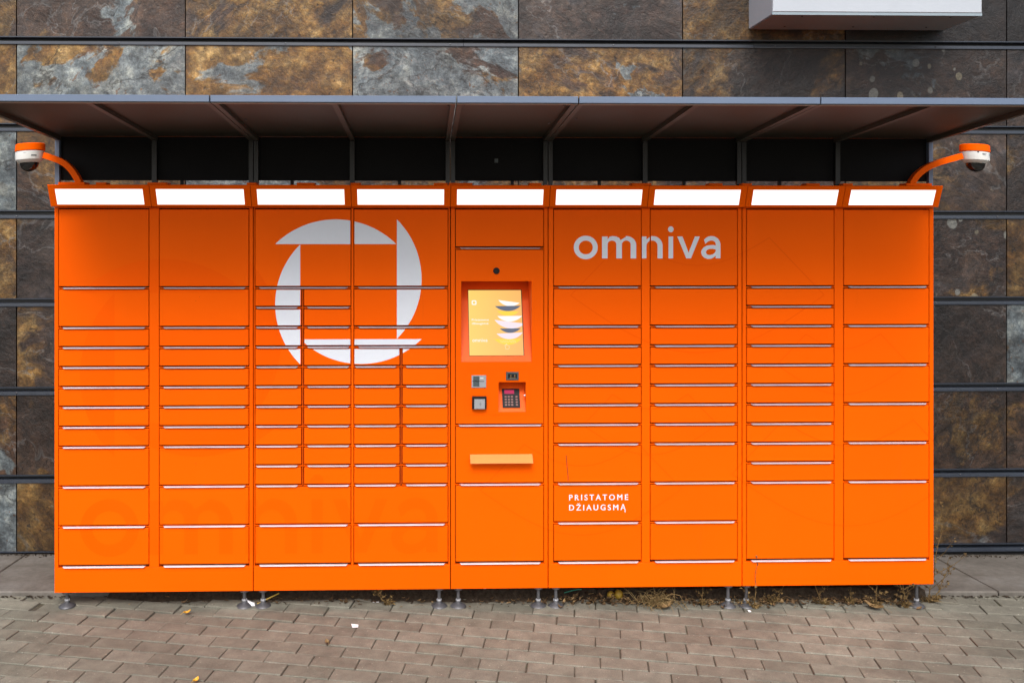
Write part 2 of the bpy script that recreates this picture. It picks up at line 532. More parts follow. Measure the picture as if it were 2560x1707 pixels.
def glyphs(t=.222):
    """rounded geometric lower-case letters; x-height 1, baseline 0 -> {letter: (loops list, advance)}"""
    g = {}
    r = .535
    g['o'] = ([[arc(.53, .5, r, 0, 360, 44)[:-1], arc(.53, .5, r - t, 0, 360, 44)[:-1]]], 1.06)
    def n_out(w, x=0):
        R = w / 2
        ro = min(R, .43); top = 1.02
        pts = [(x, 0), (x + t, 0), (x + t, .52)]
        ri = (w - 2 * t) / 2
        cxi = x + w / 2
        pts += [(p[0], p[1]) for p in arc(cxi, .815 - ri, ri, 180, 0, 18)][1:]
        pts += [(x + w - t, 0), (x + w, 0), (x + w, .58)]
        pts += arc(x + w - .44, .58, .44, 0, 90, 16)[1:]
        pts += [(x + w * .42, 1.0), (x + t, .86), (x + t, 1.0), (x, 1.0)]
        return pts
    g['n'] = ([[n_out(.93)]], .93)
    w1, w2 = .79, .79
    x2 = w1 - t
    m = [(0, 0), (t, 0), (t, .54)]
    ri = (w1 - 2 * t) / 2
    m += arc(w1 / 2, .815 - ri, ri, 180, 0, 16)[1:]
    m += [(w1 - t, 0), (w1, 0), (w1, .54)]
    m += arc(x2 + w2 / 2, .815 - ri, ri, 180, 0, 16)[1:]
    m += [(x2 + w2 - t, 0), (x2 + w2, 0), (x2 + w2, .62)]
    m += arc(x2 + w2 - .40, .62, .40, 0, 90, 14)[1:]
    m += [(x2 + w2 * .48, .985), (x2 + t * .75, .83), (w1 - .10, .93), (w1 - .22, 1.0), (w1 - .38, 1.02), (w1 * .38, .985), (t, .86), (t, 1.0), (0, 1.0)]
    g['m'] = ([[m]], x2 + w2)
    g['i'] = ([[[(.02, 0), (.02 + t, 0), (.02 + t, 1.0), (.02, 1.0)]], [arc(.02 + t / 2, 1.33, .135, 0, 360, 20)[:-1]]], .26)
    g['v'] = ([[[(0, 1.0), (.405, 0), (.62, 0), (1.02, 1.0), (.80, 1.0), (.513, .26), (.235, 1.0)]]], 1.02)
    # two-storey a: outer outline, then the counter of the bowl
    a_out = [(.66, 0), (.87, 0), (.87, .62)] + arc(.47, .62, .40, 0, 90, 14)[1:] + arc(.47, .62, .40, 90, 146, 8)[1:]
    a_out += [(.20, .66)] + [(.30, .76), (.40, .81), (.50, .815), (.58, .79), (.64, .73), (.66, .64), (.66, .585)]
    a_out += [(.55, .61), (.42, .61), (.26, .58), (.12, .50), (.03, .38), (.01, .26), (.05, .13), (.15, .03), (.30, -.03), (.45, -.02), (.57, .04), (.66, .12)]
    a_hole = [(.66, .40), (.52, .435), (.38, .43), (.27, .38), (.225, .30), (.235, .22), (.30, .165), (.40, .15), (.52, .18), (.61, .245), (.66, .33)]
    g['a'] = ([[a_out, a_hole]], .89)
    return g
GLY = glyphs()

SPAN = {'o': (0, .1627), 'm': (.1918, .4246), 'n': (.4603, .6045), 'i': (.6415, .6799), 'v': (.705, .8585), 'a': (.8677, 1.0)}
def word_tris(word, x0, x1, zb, xh):
    """triangles of the printed word between x0 and x1, baseline zb, x-height xh"""
    out = []
    for c in word:
        loops_all = GLY[c][0]
        lo = min(p[0] for L in loops_all for l in L for p in l); hi = max(p[0] for L in loops_all for l in L for p in l)
        a, b = [x0 + (x1 - x0) * f for f in SPAN[c]]
        for loops in loops_all:
            out += [[(a + (p[0] - lo) / (hi - lo) * (b - a), zb + p[1] * xh) for p in t] for t in tri_loops(loops)]
    return out

def font_tris(body, x0, x1, z0, spacing=1.0, bold=0.0, cap=None):
    """text in the built-in face; fitted to x0..x1, baseline z0, capital height cap"""
    cu = bpy.data.curves.new('lettering', 'FONT')
    cu.body = body; cu.space_character = spacing; cu.offset = bold; cu.resolution_u = 4
    ob = bpy.data.objects.new('lettering', cu)
    COL.objects.link(ob)
    dg = bpy.context.evaluated_depsgraph_get()
    me = ob.evaluated_get(dg).to_mesh()
    me.calc_loop_triangles()
    tris = [[(me.vertices[i].co.x, me.vertices[i].co.y) for i in t.vertices] for t in me.loop_triangles]
    ob.evaluated_get(dg).to_mesh_clear()
    bpy.data.objects.remove(ob); bpy.data.curves.remove(cu)
    xs = [p[0] for t in tris for p in t]
    s = (x1 - x0) / (max(xs) - min(xs))
    sy = s if cap is None else cap / .69
    return [[(x0 + (p[0] - min(xs)) * s, z0 + p[1] * sy) for p in t] for t in tris]

def lens_poly(ax, az, bx, bz, h, n=30):
    """crescent bounded by the chord a-b and an arc bulging h to the right of a->b"""
    c = math.hypot(bx - ax, bz - az)
    R = (c * c / 4 + h * h) / (2 * h)
    mx, mz = (ax + bx) / 2, (az + bz) / 2
    dx, dz = (bx - ax) / c, (bz - az) / c
    nx, nz = dz, -dx
    cx, cz = mx - nx * (R - h), mz - nz * (R - h)
    a0 = math.atan2(az - cz, ax - cx); a1 = math.atan2(bz - cz, bx - cx)
    mid = math.atan2(nz, nx)
    def unwrap(a, ref):
        while a - ref > pi: a -= 2 * pi
        while a - ref < -pi: a += 2 * pi
        return a
    a0 = unwrap(a0, mid); a1 = unwrap(a1, mid)
    return [(cx + R * cos(a0 + (a1 - a0) * i / n), cz + R * sin(a0 + (a1 - a0) * i / n)) for i in range(n + 1)]

def stroke_quads(pts, w):
    out = []
    for (ax, az), (bx, bz) in zip(pts, pts[1:]):
        L = math.hypot(bx - ax, bz - az)
        if L < 1e-6: continue
        nx, nz = -(bz - az) / L * w / 2, (bx - ax) / L * w / 2
        out.append([(ax + nx, az + nz), (bx + nx, bz + nz), (bx - nx, bz - nz), (ax - nx, az - nz)])
    return out

# ================================================================== SETTING
def gz(x):
    return -.014 - .010 * max(-7.0, min(7.0, x))

# pavement base sheet (sand under and beyond the pavers)
b = MB()
xs = [-300, -60, -20, -7, -3.5, 0, 3.5, 7, 20, 60, 300]
ys = [-300, -80, -25, -8, -4, -1, .4]
for x in xs:
    for y in ys: b.v.append((x, y, gz(x) - .0075))
for i in range(len(xs) - 1):
    for j in range(len(ys) - 1):
        k = i * len(ys) + j
        b.f.append((k, k + len(ys), k + len(ys) + 1, k + 1))
pavement = b.build('pavement', M['sand'], None, (0, 0, 0))
tag(pavement, 'grey brown brick paving laid in running bond before the lockers', kind='structure')

# pavers
ANG = radians(-10.2)
E1 = Vector((cos(ANG), sin(ANG), 0)); E2 = Vector((-sin(ANG), cos(ANG), 0))
PL, PW, PT = .2085, .1035, .06
def paver_shape(rnd, L=PL - .0042, W=PW - .0042):
    c = .0032
    j = lambda a: rnd.uniform(-a, a)
    top, mid, low = [], [], []
    for sx, sy in ((-1, -1), (1, -1), (1, 1), (-1, 1)):
        x, y = sx * L / 2 + j(.0012), sy * W / 2 + j(.0012)
        low.append((x, y, -.030)); mid.append((x, y, -c + j(.0006)))
        top.append((x - sx * (c + j(.001)), y - sy * (c + j(.001)), j(.0006)))
    v = top + mid + low
    f = [(0, 1, 2, 3)]
    for i in range(4):
        k = (i + 1) % 4
        f += [(i, i + 4, k + 4, k), (i + 4, i + 8, k + 8, k + 4)]
    return v, f
rp = random.Random(3)
SHAPES = [paver_shape(rp) for _ in range(6)]
SHORT = paver_shape(rp, L=.172)
spots = []
row0 = -.655
for r in range(-60, 16):
    off = (.5 if r % 2 else 0.0) * PL + .012 * sin(r * 1.7)
    for k in range(-36, 37):
        e1 = -1.697 + (k + .5) * PL + off
        e2 = row0 + (r + .5) * PW
        p = E1 * e1 + E2 * e2
        if not (-5.5 < p.x < 5.5 and -5.6 < p.y < .172): continue
        spots.append((p.x, p.y, r))
def seen(p):
    dx, dy = p[0] + .3754, p[1] + 4.6279
    d = dx * sin(.0251) + dy * cos(.0251)
    if d < 1: return None
    u = 1121.5 + 2270 * (dx * cos(.0251) - dy * sin(.0251)) / d
    v = 583 + 2270 * (1.9 - gz(p[0])) / d
    if -60 < u < 2620 and v < 1740: return v
    return None
spots.sort(key=lambda p: -(seen(p) or 0))
near = [p for p in spots if seen(p)]
n_single = min(300, len(near))
missing = min(near, key=lambda p: (p[0] + 2.22) ** 2 + (p[1] - .0) ** 2)
paver_meshes = []
for v, f in SHAPES + [SHORT]:
    me = bpy.data.meshes.new('brick')
    me.from_pydata(v, [], f); me.materials.append(M['paver'])
    paver_meshes.append(me)
def paver_pose(p):
    rj = random.Random(int(p[0] * 991) * 7919 + int(p[1] * 977))
    z = gz(p[0]) + rj.uniform(-.0022, .0022)
    if p[1] > -.12: z += rj.uniform(-.003, .005)
    tilt = .018 if p[1] > -.12 else .008
    return z, rj.uniform(-tilt, tilt), rj.uniform(-tilt, tilt), ANG + rj.uniform(-.010, .010), rj.randrange(6), rj.uniform(-.002, .002), rj
for i, p in enumerate(near[:n_single]):
    z, tx, ty, a, k, dj, _ = paver_pose(p)
    me = paver_meshes[k]
    pos = Vector((p[0] + dj, p[1] + dj * .4, z))
    if p is missing:
        me = paver_meshes[6]; pos += E1 * .016
    o = bpy.data.objects.new('brick', me)
    link(o, pavement, pos)
    o.rotation_euler = (tx, ty - .010 * 0 + .010, a)
rest = MB()
for p in near[n_single:] + [q for q in spots if not seen(q)]:
    z, tx, ty, a, k, dj, _ = paver_pose(p)
    v, f = SHAPES[k]
    ca, sa = cos(a), sin(a)
    rest.add([(p[0] + x * ca - y * sa, p[1] + x * sa + y * ca, z + zz + x * (-.010)) for x, y, zz in v], f)
o = rest.build('brick_paving', M['paver'], pavement, (0, 0, 0))
tag(o, kind='stuff')

# concrete apron along the wall
apron = empty('concrete_apron', (0, .45, 0), 'stained concrete apron strip along the foot of the stone wall', None, kind='structure')
cuts = [-6.5, -4.72, -2.735, -.9, .9, 2.685, 4.6, 6.5]
for x0, x1 in zip(cuts, cuts[1:]):
    x0 += .004; x1 -= .004
    b = MB()
    yf = .150
    zf0, zf1, zb0, zb1 = gz(x0) + .028, gz(x1) + .028, gz(x0) - .012, gz(x1) - .012
    c = .008
    v = [(x0, yf, zf0 - .12), (x1, yf, zf1 - .12), (x1, yf, zf1 - c), (x0, yf, zf0 - c), (x0 + c * .5, yf + c, zf0), (x1 - c * .5, yf + c, zf1),
         (x1 - c * .5, .86, zb1), (x0 + c * .5, .86, zb0), (x0, .86, zb0 - .12), (x1, .86, zb1 - .12), (x1, .86, zb1 - c), (x0, .86, zb0 - c)]
    b.add(v, [(0, 1, 2, 3), (3, 2, 5, 4), (4, 5, 6, 7), (0, 3, 11, 8), (1, 9, 10, 2), (3, 4, 7, 11), (2, 10, 6, 5), (8, 11, 10, 9), (11, 7, 6, 10), (0, 8, 9, 1)])
    b.build('slab', M['concrete'], apron)

# stone clad wall
YW = .80
wall = empty('stone_clad_wall', (0, .9, 0), 'building wall clad in mottled slate panels between dark metal rails', 'wall')
b = MB(); b.box(-6.6, 6.6, YW + .045, YW + .30, -.1, 5.65)
b.build('backing', M['void'], wall)
RAILS = [.476 + .5155 * i for i in range(10)]
RAILS = [.024] + RAILS
RAILS[2:7] = [.994, 1.516, 2.035, 2.549, 3.061]
for i in range(7, len(RAILS)): RAILS[i] = 3.061 + .5155 * (i - 6)
for z in RAILS:
    x = -6.6
    lens = [2.9, 3.1, 2.6, 2.7, 1.9]
    H = .048
    prof = [(YW + .044, z), (YW - .012, z), (YW - .012, z - .006), (YW - .002, z - .0075), (YW + .040, z - .009),
            (YW + .040, z - H + .022), (YW - .006, z - H + .020), (YW - .007, z - H + .007), (YW - .016, z - H + .005), (YW - .016, z - H), (YW + .044, z - H)]
    shift = (hash(round(z * 100)) % 7) * .15
    ends = [-6.6, -3.2 - shift, -.45 + shift * .4, 1.75 - shift * .2, 4.4 + shift, 6.6]
    for a, c in zip(ends, ends[1:]):
        bb = MB(); bb.prism_x(prof, a + .0012, c - .0012)
        r_ = bb.build('rail', M['rail'], wall)
    sc = MB()
    for k in range(-6, 7):
        xx = k * .98 + shift
        sc.lathe((0, 0, 0), [(.0045, 0), (.004, .003), (.001, .004)], 8)
        n = 24
        for q in range(len(sc.v) - n, len(sc.v)):
            px, py, pz = sc.v[q]
            sc.v[q] = (xx + px, YW - .0068 - pz, z - H + .0135 + py)
    o = sc.build('rivets', M['steel'], wall)
    tag(o, kind='stuff')
# slate panels: (ochre, pale, brightness, spots) tuned by looking at the photographed ones
P0 = -2.7895 - .9892 * 4
TONE = {  # (row, column): tone.  columns 3..9 are in view, row 7 is the top one
    (7, 3): (.60, .35, .60, 0), (7, 4): (.10, .30, .60, 0), (7, 5): (.72, .12, .62, 0), (7, 6): (.70, .62, .66, 0), (7, 7): (.12, .30, .62, 0), (7, 8): (.74, .05, .44, 0), (7, 9): (.02, .05, .16, 0), (7, 10): (.1, .1, .14, 0),
    (6, 3): (.85, .2, .62, 0), (6, 4): (.72, .86, .72, 0), (6, 5): (.76, .46, .66, 0), (6, 6): (.52, .86, .68, 0), (6, 7): (.62, .22, .60, 0), (6, 8): (.56, .12, .34, 0), (6, 9): (.05, .25, .34, 1), (6, 10): (.25, .3, .45, 0),
    (5, 3): (.25, .95, 0.53, .6), (5, 4): (.80, .10, 0.48, 0), (5, 8): (.4, .3, 0.43, 0), (5, 9): (.50, .06, 0.45, .55), (5, 10): (.35, .25, 0.41, 0),
    (4, 3): (.85, .25, 0.53, 0), (4, 4): (.58, .30, 0.48, 0), (4, 9): (.30, .20, 0.40, 1), (4, 10): (.9, .1, 0.43, 0),
    (3, 3): (.10, .50, 0.31, 0), (3, 4): (.52, .16, 0.41, .2), (3, 9): (.22, .02, 0.29, 0), (3, 10): (.5, .9, 0.53, 0),
    (2, 3): (.75, .18, 0.40, 0), (2, 4): (.45, .22, 0.33, 0), (2, 9): (.34, .04, 0.31, 0), (2, 10): (.2, .4, 0.34, 0),
    (1, 3): (.15, .98, 0.60, 0), (1, 4): (.62, .05, 0.33, 0), (1, 9): (.46, .26, 0.36, 0), (1, 10): (.4, .05, 0.28, 0)}
rw = random.Random(21)
def panel_mesh(w, h):
    b = MB()
    nx, nz = 12, 6
    d = [[rw.uniform(-.0016, .0016) for _ in range(nx + 1)] for _ in range(nz + 1)]
    for j in range(nz + 1):
        for i in range(nx + 1):
            e = i in (0, nx) or j in (0, nz)
            b.v.append((-w / 2 + w * i / nx, -.010 + (0 if e else 1) * d[j][i], -h / 2 + h * j / nz))
    for j in range(nz):
        for i in range(nx):
            k = j * (nx + 1) + i
            b.f.append((k, k + 1, k + nx + 2, k + nx + 1))
    n0 = len(b.v)
    b.v += [(-w / 2, .012, -h / 2), (w / 2, .012, -h / 2), (w / 2, .012, h / 2), (-w / 2, .012, h / 2)]
    bl, br, tr, tl = 0, nx, nz * (nx + 1) + nx, nz * (nx + 1)
    b.f += [tuple([n0, n0 + 1] + list(range(br, bl - 1, -1))), tuple([n0 + 3] + [j * (nx + 1) for j in range(nz, -1, -1)] + [n0])[:],
            tuple([n0 + 1, n0 + 2] + [j * (nx + 1) + nx for j in range(nz, -1, -1)]), tuple([n0 + 2, n0 + 3] + list(range(tl, tr + 1)))]
    me = bpy.data.meshes.new('slate_panel')
    me.from_pydata(b.v, [], b.f); me.materials.append(M['slate'])
    return me
for ri in range(len(RAILS) - 1):
    z0, z1 = RAILS[ri] + .001, RAILS[ri + 1] - .049
    meshes = [panel_mesh(.9892 - .007, z1 - z0) for _ in range(2)]
    for ci in range(0, 13):
        xc = P0 + .9892 * (ci + .5)
        if abs(xc) > 6.2: continue
        o = bpy.data.objects.new('slate_panel', meshes[(ci + ri) % 2])
        link(o, wall, (xc, YW + .002, (z0 + z1) / 2))
        t = TONE.get((ri + 1 if ri >= 0 else 0, ci))
        if t is None: t = (rw.uniform(.1, .8), rw.uniform(0, .7), rw.uniform(.42, .66), 0)
        o.color = t

# ================================================================== SIGN BOX on the wall
sign = empty('sign_box', (2.16, .8, 3.127), 'white lightbox sign with grey underside fixed to the slate wall above the canopy', 'sign')
SX0, SX1, SY0, SY1, SZ0, SZ1 = 1.567, 2.757, .415, .786, 3.127, 4.35
b = MB(); b.box(SX0, SX1, SY0 + .004, SY1, SZ0 + .002, SZ1)
b.build('body', M['sign_white'], sign)
b = MB(); b.cbox(SX0 + .001, SX1 - .001, SY0 - .006, SY0 + .003, SZ0 + .012, SZ1, .003)
b.build('face_panel', M['sign_white'], sign)
b = MB(); b.box(SX0 + .004, SX1 - .004, SY0 + .002, SY1 - .002, SZ0 - .003, SZ0 + .001)
b.build('underside', M['sign_grey'], sign)
b = MB(); b.box(SX0 - .0015, SX1 + .0015, SY0 - .003, SY0 + .006, SZ0 - .004, SZ0 + .011)
b.build('bottom_trim', M['sign_grey'], sign)
scr = []
for x, y in [(1.75, .70), (2.16, .70), (2.6, .70), (1.75, .45), (2.16, .45), (2.6, .45)]:
    b = MB(); b.lathe((x, y, SZ0 - .0075), [(.002, 0), (.006, .002), (.006, .0045)], 10)
    b.build('screw', M['steel'], sign)

# ================================================================== PARCEL LOCKER
U = .1003
ZT = 2.022                                   # top line of the door grid
def R(k): return ZT - U * k                   # height of row line k
ZB = .0876
locker = empty('parcel_locker', (0, .25, ZB), 'long orange parcel locker bank with silver handled doors, lit hoods and a screen', 'parcel locker')
MOD = [(-2.25, -1.25), (-1.25, -.25), (-.25, .25), (.25, 1.25), (1.25, 2.25)]
big = (4, 2, 1, 1, 1, 1, 1, 1, 2, 2, 2)
COLS = [  # (module, x0, x1, rows)
    (0, -2.229, -1.773, big), (0, -1.725, -1.270, big),
    (1, -1.243, -.754, None), (1, -.743, -.260, None),
    (2, -.226, .229, (2, 9, 3, 4)),
    (3, .276, .731, big), (3, .773, 1.228, big),
    (4, 1.271, 1.730, (4,) + (1,) * 10 + (4,)), (4, 1.776, 2.226, (4, 2, 2, 2, 2, 2, 4))]
DOORS = []                                    # (module, x0, x1, k0, k1)
for m_, x0, x1, rows in COLS:
    if rows:
        k = 0
        for r in rows: DOORS.append((m_, x0, x1, k, k + r)); k += r
m_, x0, x1, _ = COLS[2]
DOORS.append((1, x0, x1, 0, 4))
for k in range(4, 14): DOORS += [(1, x0, -1.0045, k, k + 1), (1, -.9965, x1, k, k + 1)]
DOORS += [(1, x0, x1, 14, 16), (1, x0, x1, 16, 18)]
m_, x0, x1, _ = COLS[3]
DOORS += [(1, x0, x1, 0, 4), (1, x0, x1, 4, 6), (1, x0, x1, 6, 7)]
for k in range(7, 14): DOORS += [(1, x0, -.5055, k, k + 1), (1, -.4975, x1, k, k + 1)]
DOORS += [(1, x0, x1, 14, 16), (1, x0, x1, 16, 18)]

PRINT_RECTS = []                              # (parent, x0, x1, z0, z1, y)
# cabinets: shell behind + frame strips round the openings
cab = []
for mi, (a, c) in enumerate(MOD):
    b = MB()
    g_ = .0022
    b.box(a + g_, c - g_, .034, .56, ZB, R(0) + .006)                   # carcass
    cols = sorted([(x0, x1) for m2, x0, x1, r in COLS if m2 == mi])
    edges = [a + g_] + [e for p in cols for e in p] + [c - g_]
    stiles = [(edges[i], edges[i + 1]) for i in range(0, len(edges), 2)]
    o = b.build('cabinet', M['orange'], locker)
    cab.append(o)
    fr = MB()
    for s0, s1 in stiles:
        fr.cbox(s0, s1, 0, .0335, R(18) - .004, R(0) + .004, .0012)
    fr.cbox(a + g_, c - g_, -.0006, .0335, ZB + .0005, R(18) - .0045, .0015)   # plinth
    fr.box(a + g_, c - g_, .0008, .0335, R(0) + .0045, R(0) + .010)
    f_ = fr.build('front_frame', M['orange'], locker)
    for s0, s1 in stiles:
        PRINT_RECTS.append((f_, s0 + .001, s1 - .001, R(18), R(0), -.0007))
    dk = MB()
    for x0, x1 in cols: dk.box(x0 + .0005, x1 - .0005, .0285, .0335, R(18) - .003, R(0) + .003)
    dk.build('door_recess', M['gap'], locker)
    sh = MB()
    for (m2, x0, x1, k0, k1) in DOORS:
        if m2 != mi or k1 == 18: continue
        sh.box(x0 - .0002, x1 + .0002, .0035, .0280, R(k1) - .0010, R(k1) + .0034)
    if mi == 1:
        sh.box(-1.0022, -.9988, .004, .0278, R(14) + .005, R(4) - .003)
        sh.box(-.5032, -.4998, .004, .0278, R(14) + .005, R(7) - .003)
    so = sh.build('shelf_edge', M['orange'], locker)

HANDLE = {}
rd = random.Random(5)
for (m2, x0, x1, k0, k1) in DOORS:
    g_ = .0035
    dx0, dx1 = x0 + g_, x1 - g_
    dz0, dz1 = R(k1) + .0112, R(k0) - (.0062 if k0 else .0015)
    if m2 == 2 and (k0, k1) == (2, 11):
        continue                                 # terminal door is built below
    b = MB(); dy = rd.uniform(-.0006, .0004)
    b.cbox(dx0, dx1, -.0012 + dy, .020, dz0, dz1, .0018)
    d = b.build('door', M['orange'], locker, origin=((dx0 + dx1) / 2, 0, (dz0 + dz1) / 2))
    PRINT_RECTS.append((d, dx0 + .0018, dx1 - .0018, dz0 + .0018, dz1 - .0018, -.0012 + dy - .0006))
    # grip: aluminium lip along the lower edge, ends cut off at a slant
    key = round(x1 - x0, 3)
    hx0, hx1 = x0 + .024, x1 - .018
    if m2 in (1,) and x1 - x0 < .3: hx0, hx1 = x0 + (.008 if x0 < -1.1 or -.76 < x0 < -.7 else .020), x1 - (.020 if x0 < -1.1 or -.76 < x0 < -.7 else .010)
    zt, zb = R(k1) + .0052, R(k1) - .0010
    yo = -.0115
    s = .009
    H_ = MB()
    H_.add([(hx0, -.0015, zt), (hx1, -.0015, zt), (hx1 - s * .25, yo + .003, zb + .0028), (hx0 + s * .25, yo + .003, zb + .0028),
            (hx0 + s, yo, zb), (hx1 - s, yo, zb), (hx1 - s, -.0015, zb - .0004), (hx0 + s, -.0015, zb - .0004)],
           [(0, 1, 2, 3), (3, 2, 5, 4), (4, 5, 6, 7), (0, 3, 4, 7), (1, 6, 5, 2), (0, 7, 6, 1)])
    H_.build('handle', M['alu'], d)

# light hoods, one over each column
HB = [-2.25, -1.75, -1.25, -.75, -.25, .25, .75, 1.25, 1.75, 2.25]
ZH0, ZH1, YH0, YH1 = 2.0335, 2.1405, -.040, -.085
for x0, x1 in zip(HB, HB[1:]):
    b = MB()
    e = .0014
    prof = [(-.002, ZH0), (YH0, ZH0), (YH0 - .002, ZH0 + .003), (YH1, ZH1 - .003), (YH1 + .003, ZH1), (.55, ZH1), (.55, ZH0)]
    b.prism_x(prof, x0 + e, x1 - e)
    h = b.build('light_hood', M['orange'], locker)
    px0, px1 = x0 + .032, x1 - .034
    if x0 < -2.2: px0 = x0 + .036
    def hp(t, out=.0):
        return (YH0 + (YH1 - YH0) * t - out * .92, ZH0 + (ZH1 - ZH0) * t - out * .39)
    ya, za = hp(.10, .0025); yb, zb_ = hp(.80, .0025)
    yc, zc = hp(.10, -.004); yd, zd = hp(.80, -.004)
    L = MB(); L.prism_x([(ya, za), (yb, zb_), (yd, zd), (yc, zc)], px0, px1)
    L.build('lamp_panel', M['lamp'], h)
    # hinge tabs and bits on the top of the hood
for x, w_, m in [(-1.72, .10, 'orange'), (-1.25, .05, 'orange'), (-.98, .09, 'orange'), (-.73, .05, 'orange'), (-.30, .07, 'orange'), (-.20, .12, 'orange'), (.18, .06, 'orange'),
                 (.72, .10, 'orange'), (1.10, .07, 'orange'), (1.26, .05, 'orange'), (1.60, .07, 'orange'), (1.78, .05, 'orange'), (-2.0, .05, 'orange')]:
    b = MB(); b.cbox(x - w_ / 2, x + w_ / 2, -.045, .02, ZH1 + .0008, ZH1 + .013, .002)
    b.build('hinge_tab', M[m], locker)

# adjustable legs
LEGX = [-2.195, -1.300, -1.205, -.307, -.209, .203, .293, 1.186, 1.281, 2.174]
for y in (.028, .50):
    for x in LEGX:
        g0 = gz(x) + (.0 if y < .1 else .022)
        b = MB(); b.tube([(x, y, g0 + .018), (x, y, ZB + .004)], .0085, 10)
        b.lathe((x, y, ZB - .012), [(.022, 0), (.024, .004), (.024, .0125)], 12)
        lg = b.build('leg', M['steel'], locker, smooth=True)
        f = MB(); f.lathe((x, y, g0), [(.040, 0), (.041, .003), (.037, .008), (.024, .015), (.014, .020), (.0125, .0305), (.011, .031)], 28)
        f.build('foot', M['steel'], lg, smooth=True)
        n_ = MB(); n_.lathe((x, y, g0 + .0315), [(.0135, 0), (.0135, .007)], 6)
        n_.build('nut', M['alu'], lg)

# ---- terminal door with screen and payment panel
def plate_with_holes(b, x0, x1, z0, z1, holes, y, ydeep):
    xs_ = sorted({x0, x1, *[h[0] for h in holes], *[h[1] for h in holes]})
    zs_ = sorted({z0, z1, *[h[2] for h in holes], *[h[3] for h in holes]})
    idx = {}
    def vid(x, z):
        if (x, z) not in idx:
            idx[(x, z)] = len(b.v); b.v.append((x, y, z))
        return idx[(x, z)]
    for xa, xb in zip(xs_, xs_[1:]):
        for za, zb in zip(zs_, zs_[1:]):
            if any(h[0] <= xa and xb <= h[1] and h[2] <= za and zb <= h[3] for h in holes): continue
            b.f.append((vid(xa, za), vid(xb, za), vid(xb, zb), vid(xa, zb)))
    def wall_(xa, za, xb, zb):
        k = len(b.v); b.v += [(xa, y, za), (xb, y, zb), (xb, ydeep, zb), (xa, ydeep, za)]; b.f.append((k, k + 1, k + 2, k + 3))
    for (xa, xb, za, zb) in [(x0, x1, z0, z1)]:
        wall_(xa, za, xb, za); wall_(xb, za, xb, zb); wall_(xb, zb, xa, zb); wall_(xa, zb, xa, za)
tx0, tx1 = -.226 + .0035, .229 - .0035
tz0, tz1 = R(11) + .0112, R(2) - .0062
NX0, NX1, NZ0, NZ1 = -.195, .165, 1.244, 1.655
KX0, KX1, KZ0, KZ1 = -.004, .135, .988, 1.141
b = MB()
plate_with_holes(b, tx0, tx1, tz0, tz1, [(NX0, NX1, NZ0, NZ1), (KX0, KX1, KZ0, KZ1)], -.0014, .020)
term = b.build('terminal_door', M['orange'], locker, origin=(0, 0, 1.37))
tag(term, 'terminal door holding the touch screen and payment devices')
hx0, hx1 = -.226 + .018, .229 - .014
H_ = MB(); zt, zb, yo, s = R(11) + .0052, R(11) - .0010, -.0115, .009
H_.add([(hx0, -.0015, zt), (hx1, -.0015, zt), (hx1 - s * .25, yo + .003, zb + .0028), (hx0 + s * .25, yo + .003, zb + .0028),
        (hx0 + s, yo, zb), (hx1 - s, yo, zb), (hx1 - s, -.0015, zb - .0004), (hx0 + s, -.0015, zb - .0004)],
       [(0, 1, 2, 3), (3, 2, 5, 4), (4, 5, 6, 7), (0, 3, 4, 7), (1, 6, 5, 2), (0, 7, 6, 1)])
H_.build('handle', M['alu'], term)
def niche(x0, x1, z0, z1, slope, name, lip=.004):
    """open recess whose back leans away upward"""
    yb, yt = lip, lip + (z1 - z0) * slope
    b = MB()
    y_ = -.0010
    b.v += [(x0, y_, z0), (x1, y_, z0), (x1, y_, z1), (x0, y_, z1), (x0, yb, z0), (x1, yb, z0), (x1, yt, z1), (x0, yt, z1)]
    b.f += [(4, 5, 6, 7), (0, 1, 5, 4), (1, 2, 6, 5), (2, 3, 7, 6), (3, 0, 4, 7)]
    me_o = b.build(name, M['niche'], locker)
    return me_o
scr_niche = niche(NX0, NX1, NZ0, NZ1, .42, 'screen_recess')
# carve room behind: the carcass front sits at y=.034, so the recess gets its own hollow (see cabinet cut below)
SLOPE = .42
def on_slope(x, t, out=0.0, z0=1.25, lip=.004):
    """point on the leaning back plate; t = height z; out = distance in front of it"""
    y = lip + (t - NZ0) * SLOPE
    nl = sqrt(1 + SLOPE ** 2)
    return (x, y - out / nl, t + out * SLOPE / nl)
def slope_poly(polys, out, name, mat, parent, origin=None):
    """2-D polygons in screen units: x metres, s metres along the slope from the screen's bottom edge"""
    nl = sqrt(1 + SLOPE ** 2)
    b = MB()
    for P_ in polys:
        k = len(b.v)
        d_ = random.random() * .00015 if len(polys) > 30 else 0
        b.v += [on_slope(x, 1.273 + s_ / nl, out + d_) for x, s_ in P_]
        b.f.append(tuple(range(k, k + len(P_))))
    return b.build(name, mat, parent, origin)
SW0, SW1, SH = -.152, .126, .353
ctr = on_slope((SW0 + SW1) / 2, 1.273 + SH / 2 / sqrt(1 + SLOPE ** 2), .004)
bez = slope_poly([[(SW0 - .002, -.001), (SW1 + .004, -.001), (SW1 + .004, SH + .004), (SW0 - .002, SH + .004)]], .002, 'screen_bezel', M['black'], scr_niche)
scrn = slope_poly([[(SW0, 0), (SW1, 0), (SW1, SH), (SW0, SH)]], .004, 'screen', M['screen_bg'], scr_niche, ctr)
def sp(px, py):
    """screen graphic position from the upright picture of the screen (0..1, 0..1 from top left)"""
    return (SW0 + (SW1 - SW0) * px, SH * (1 - py))
def crescent(ax, ay, bx, by, h):
    a_, b_ = sp(ax, ay), sp(bx, by)
    pts = lens_poly(a_[0], a_[1], b_[0], b_[1], h * SH, 18)
    return [[(max(SW0, min(SW1, p[0])), p[1]) for p in pts]]
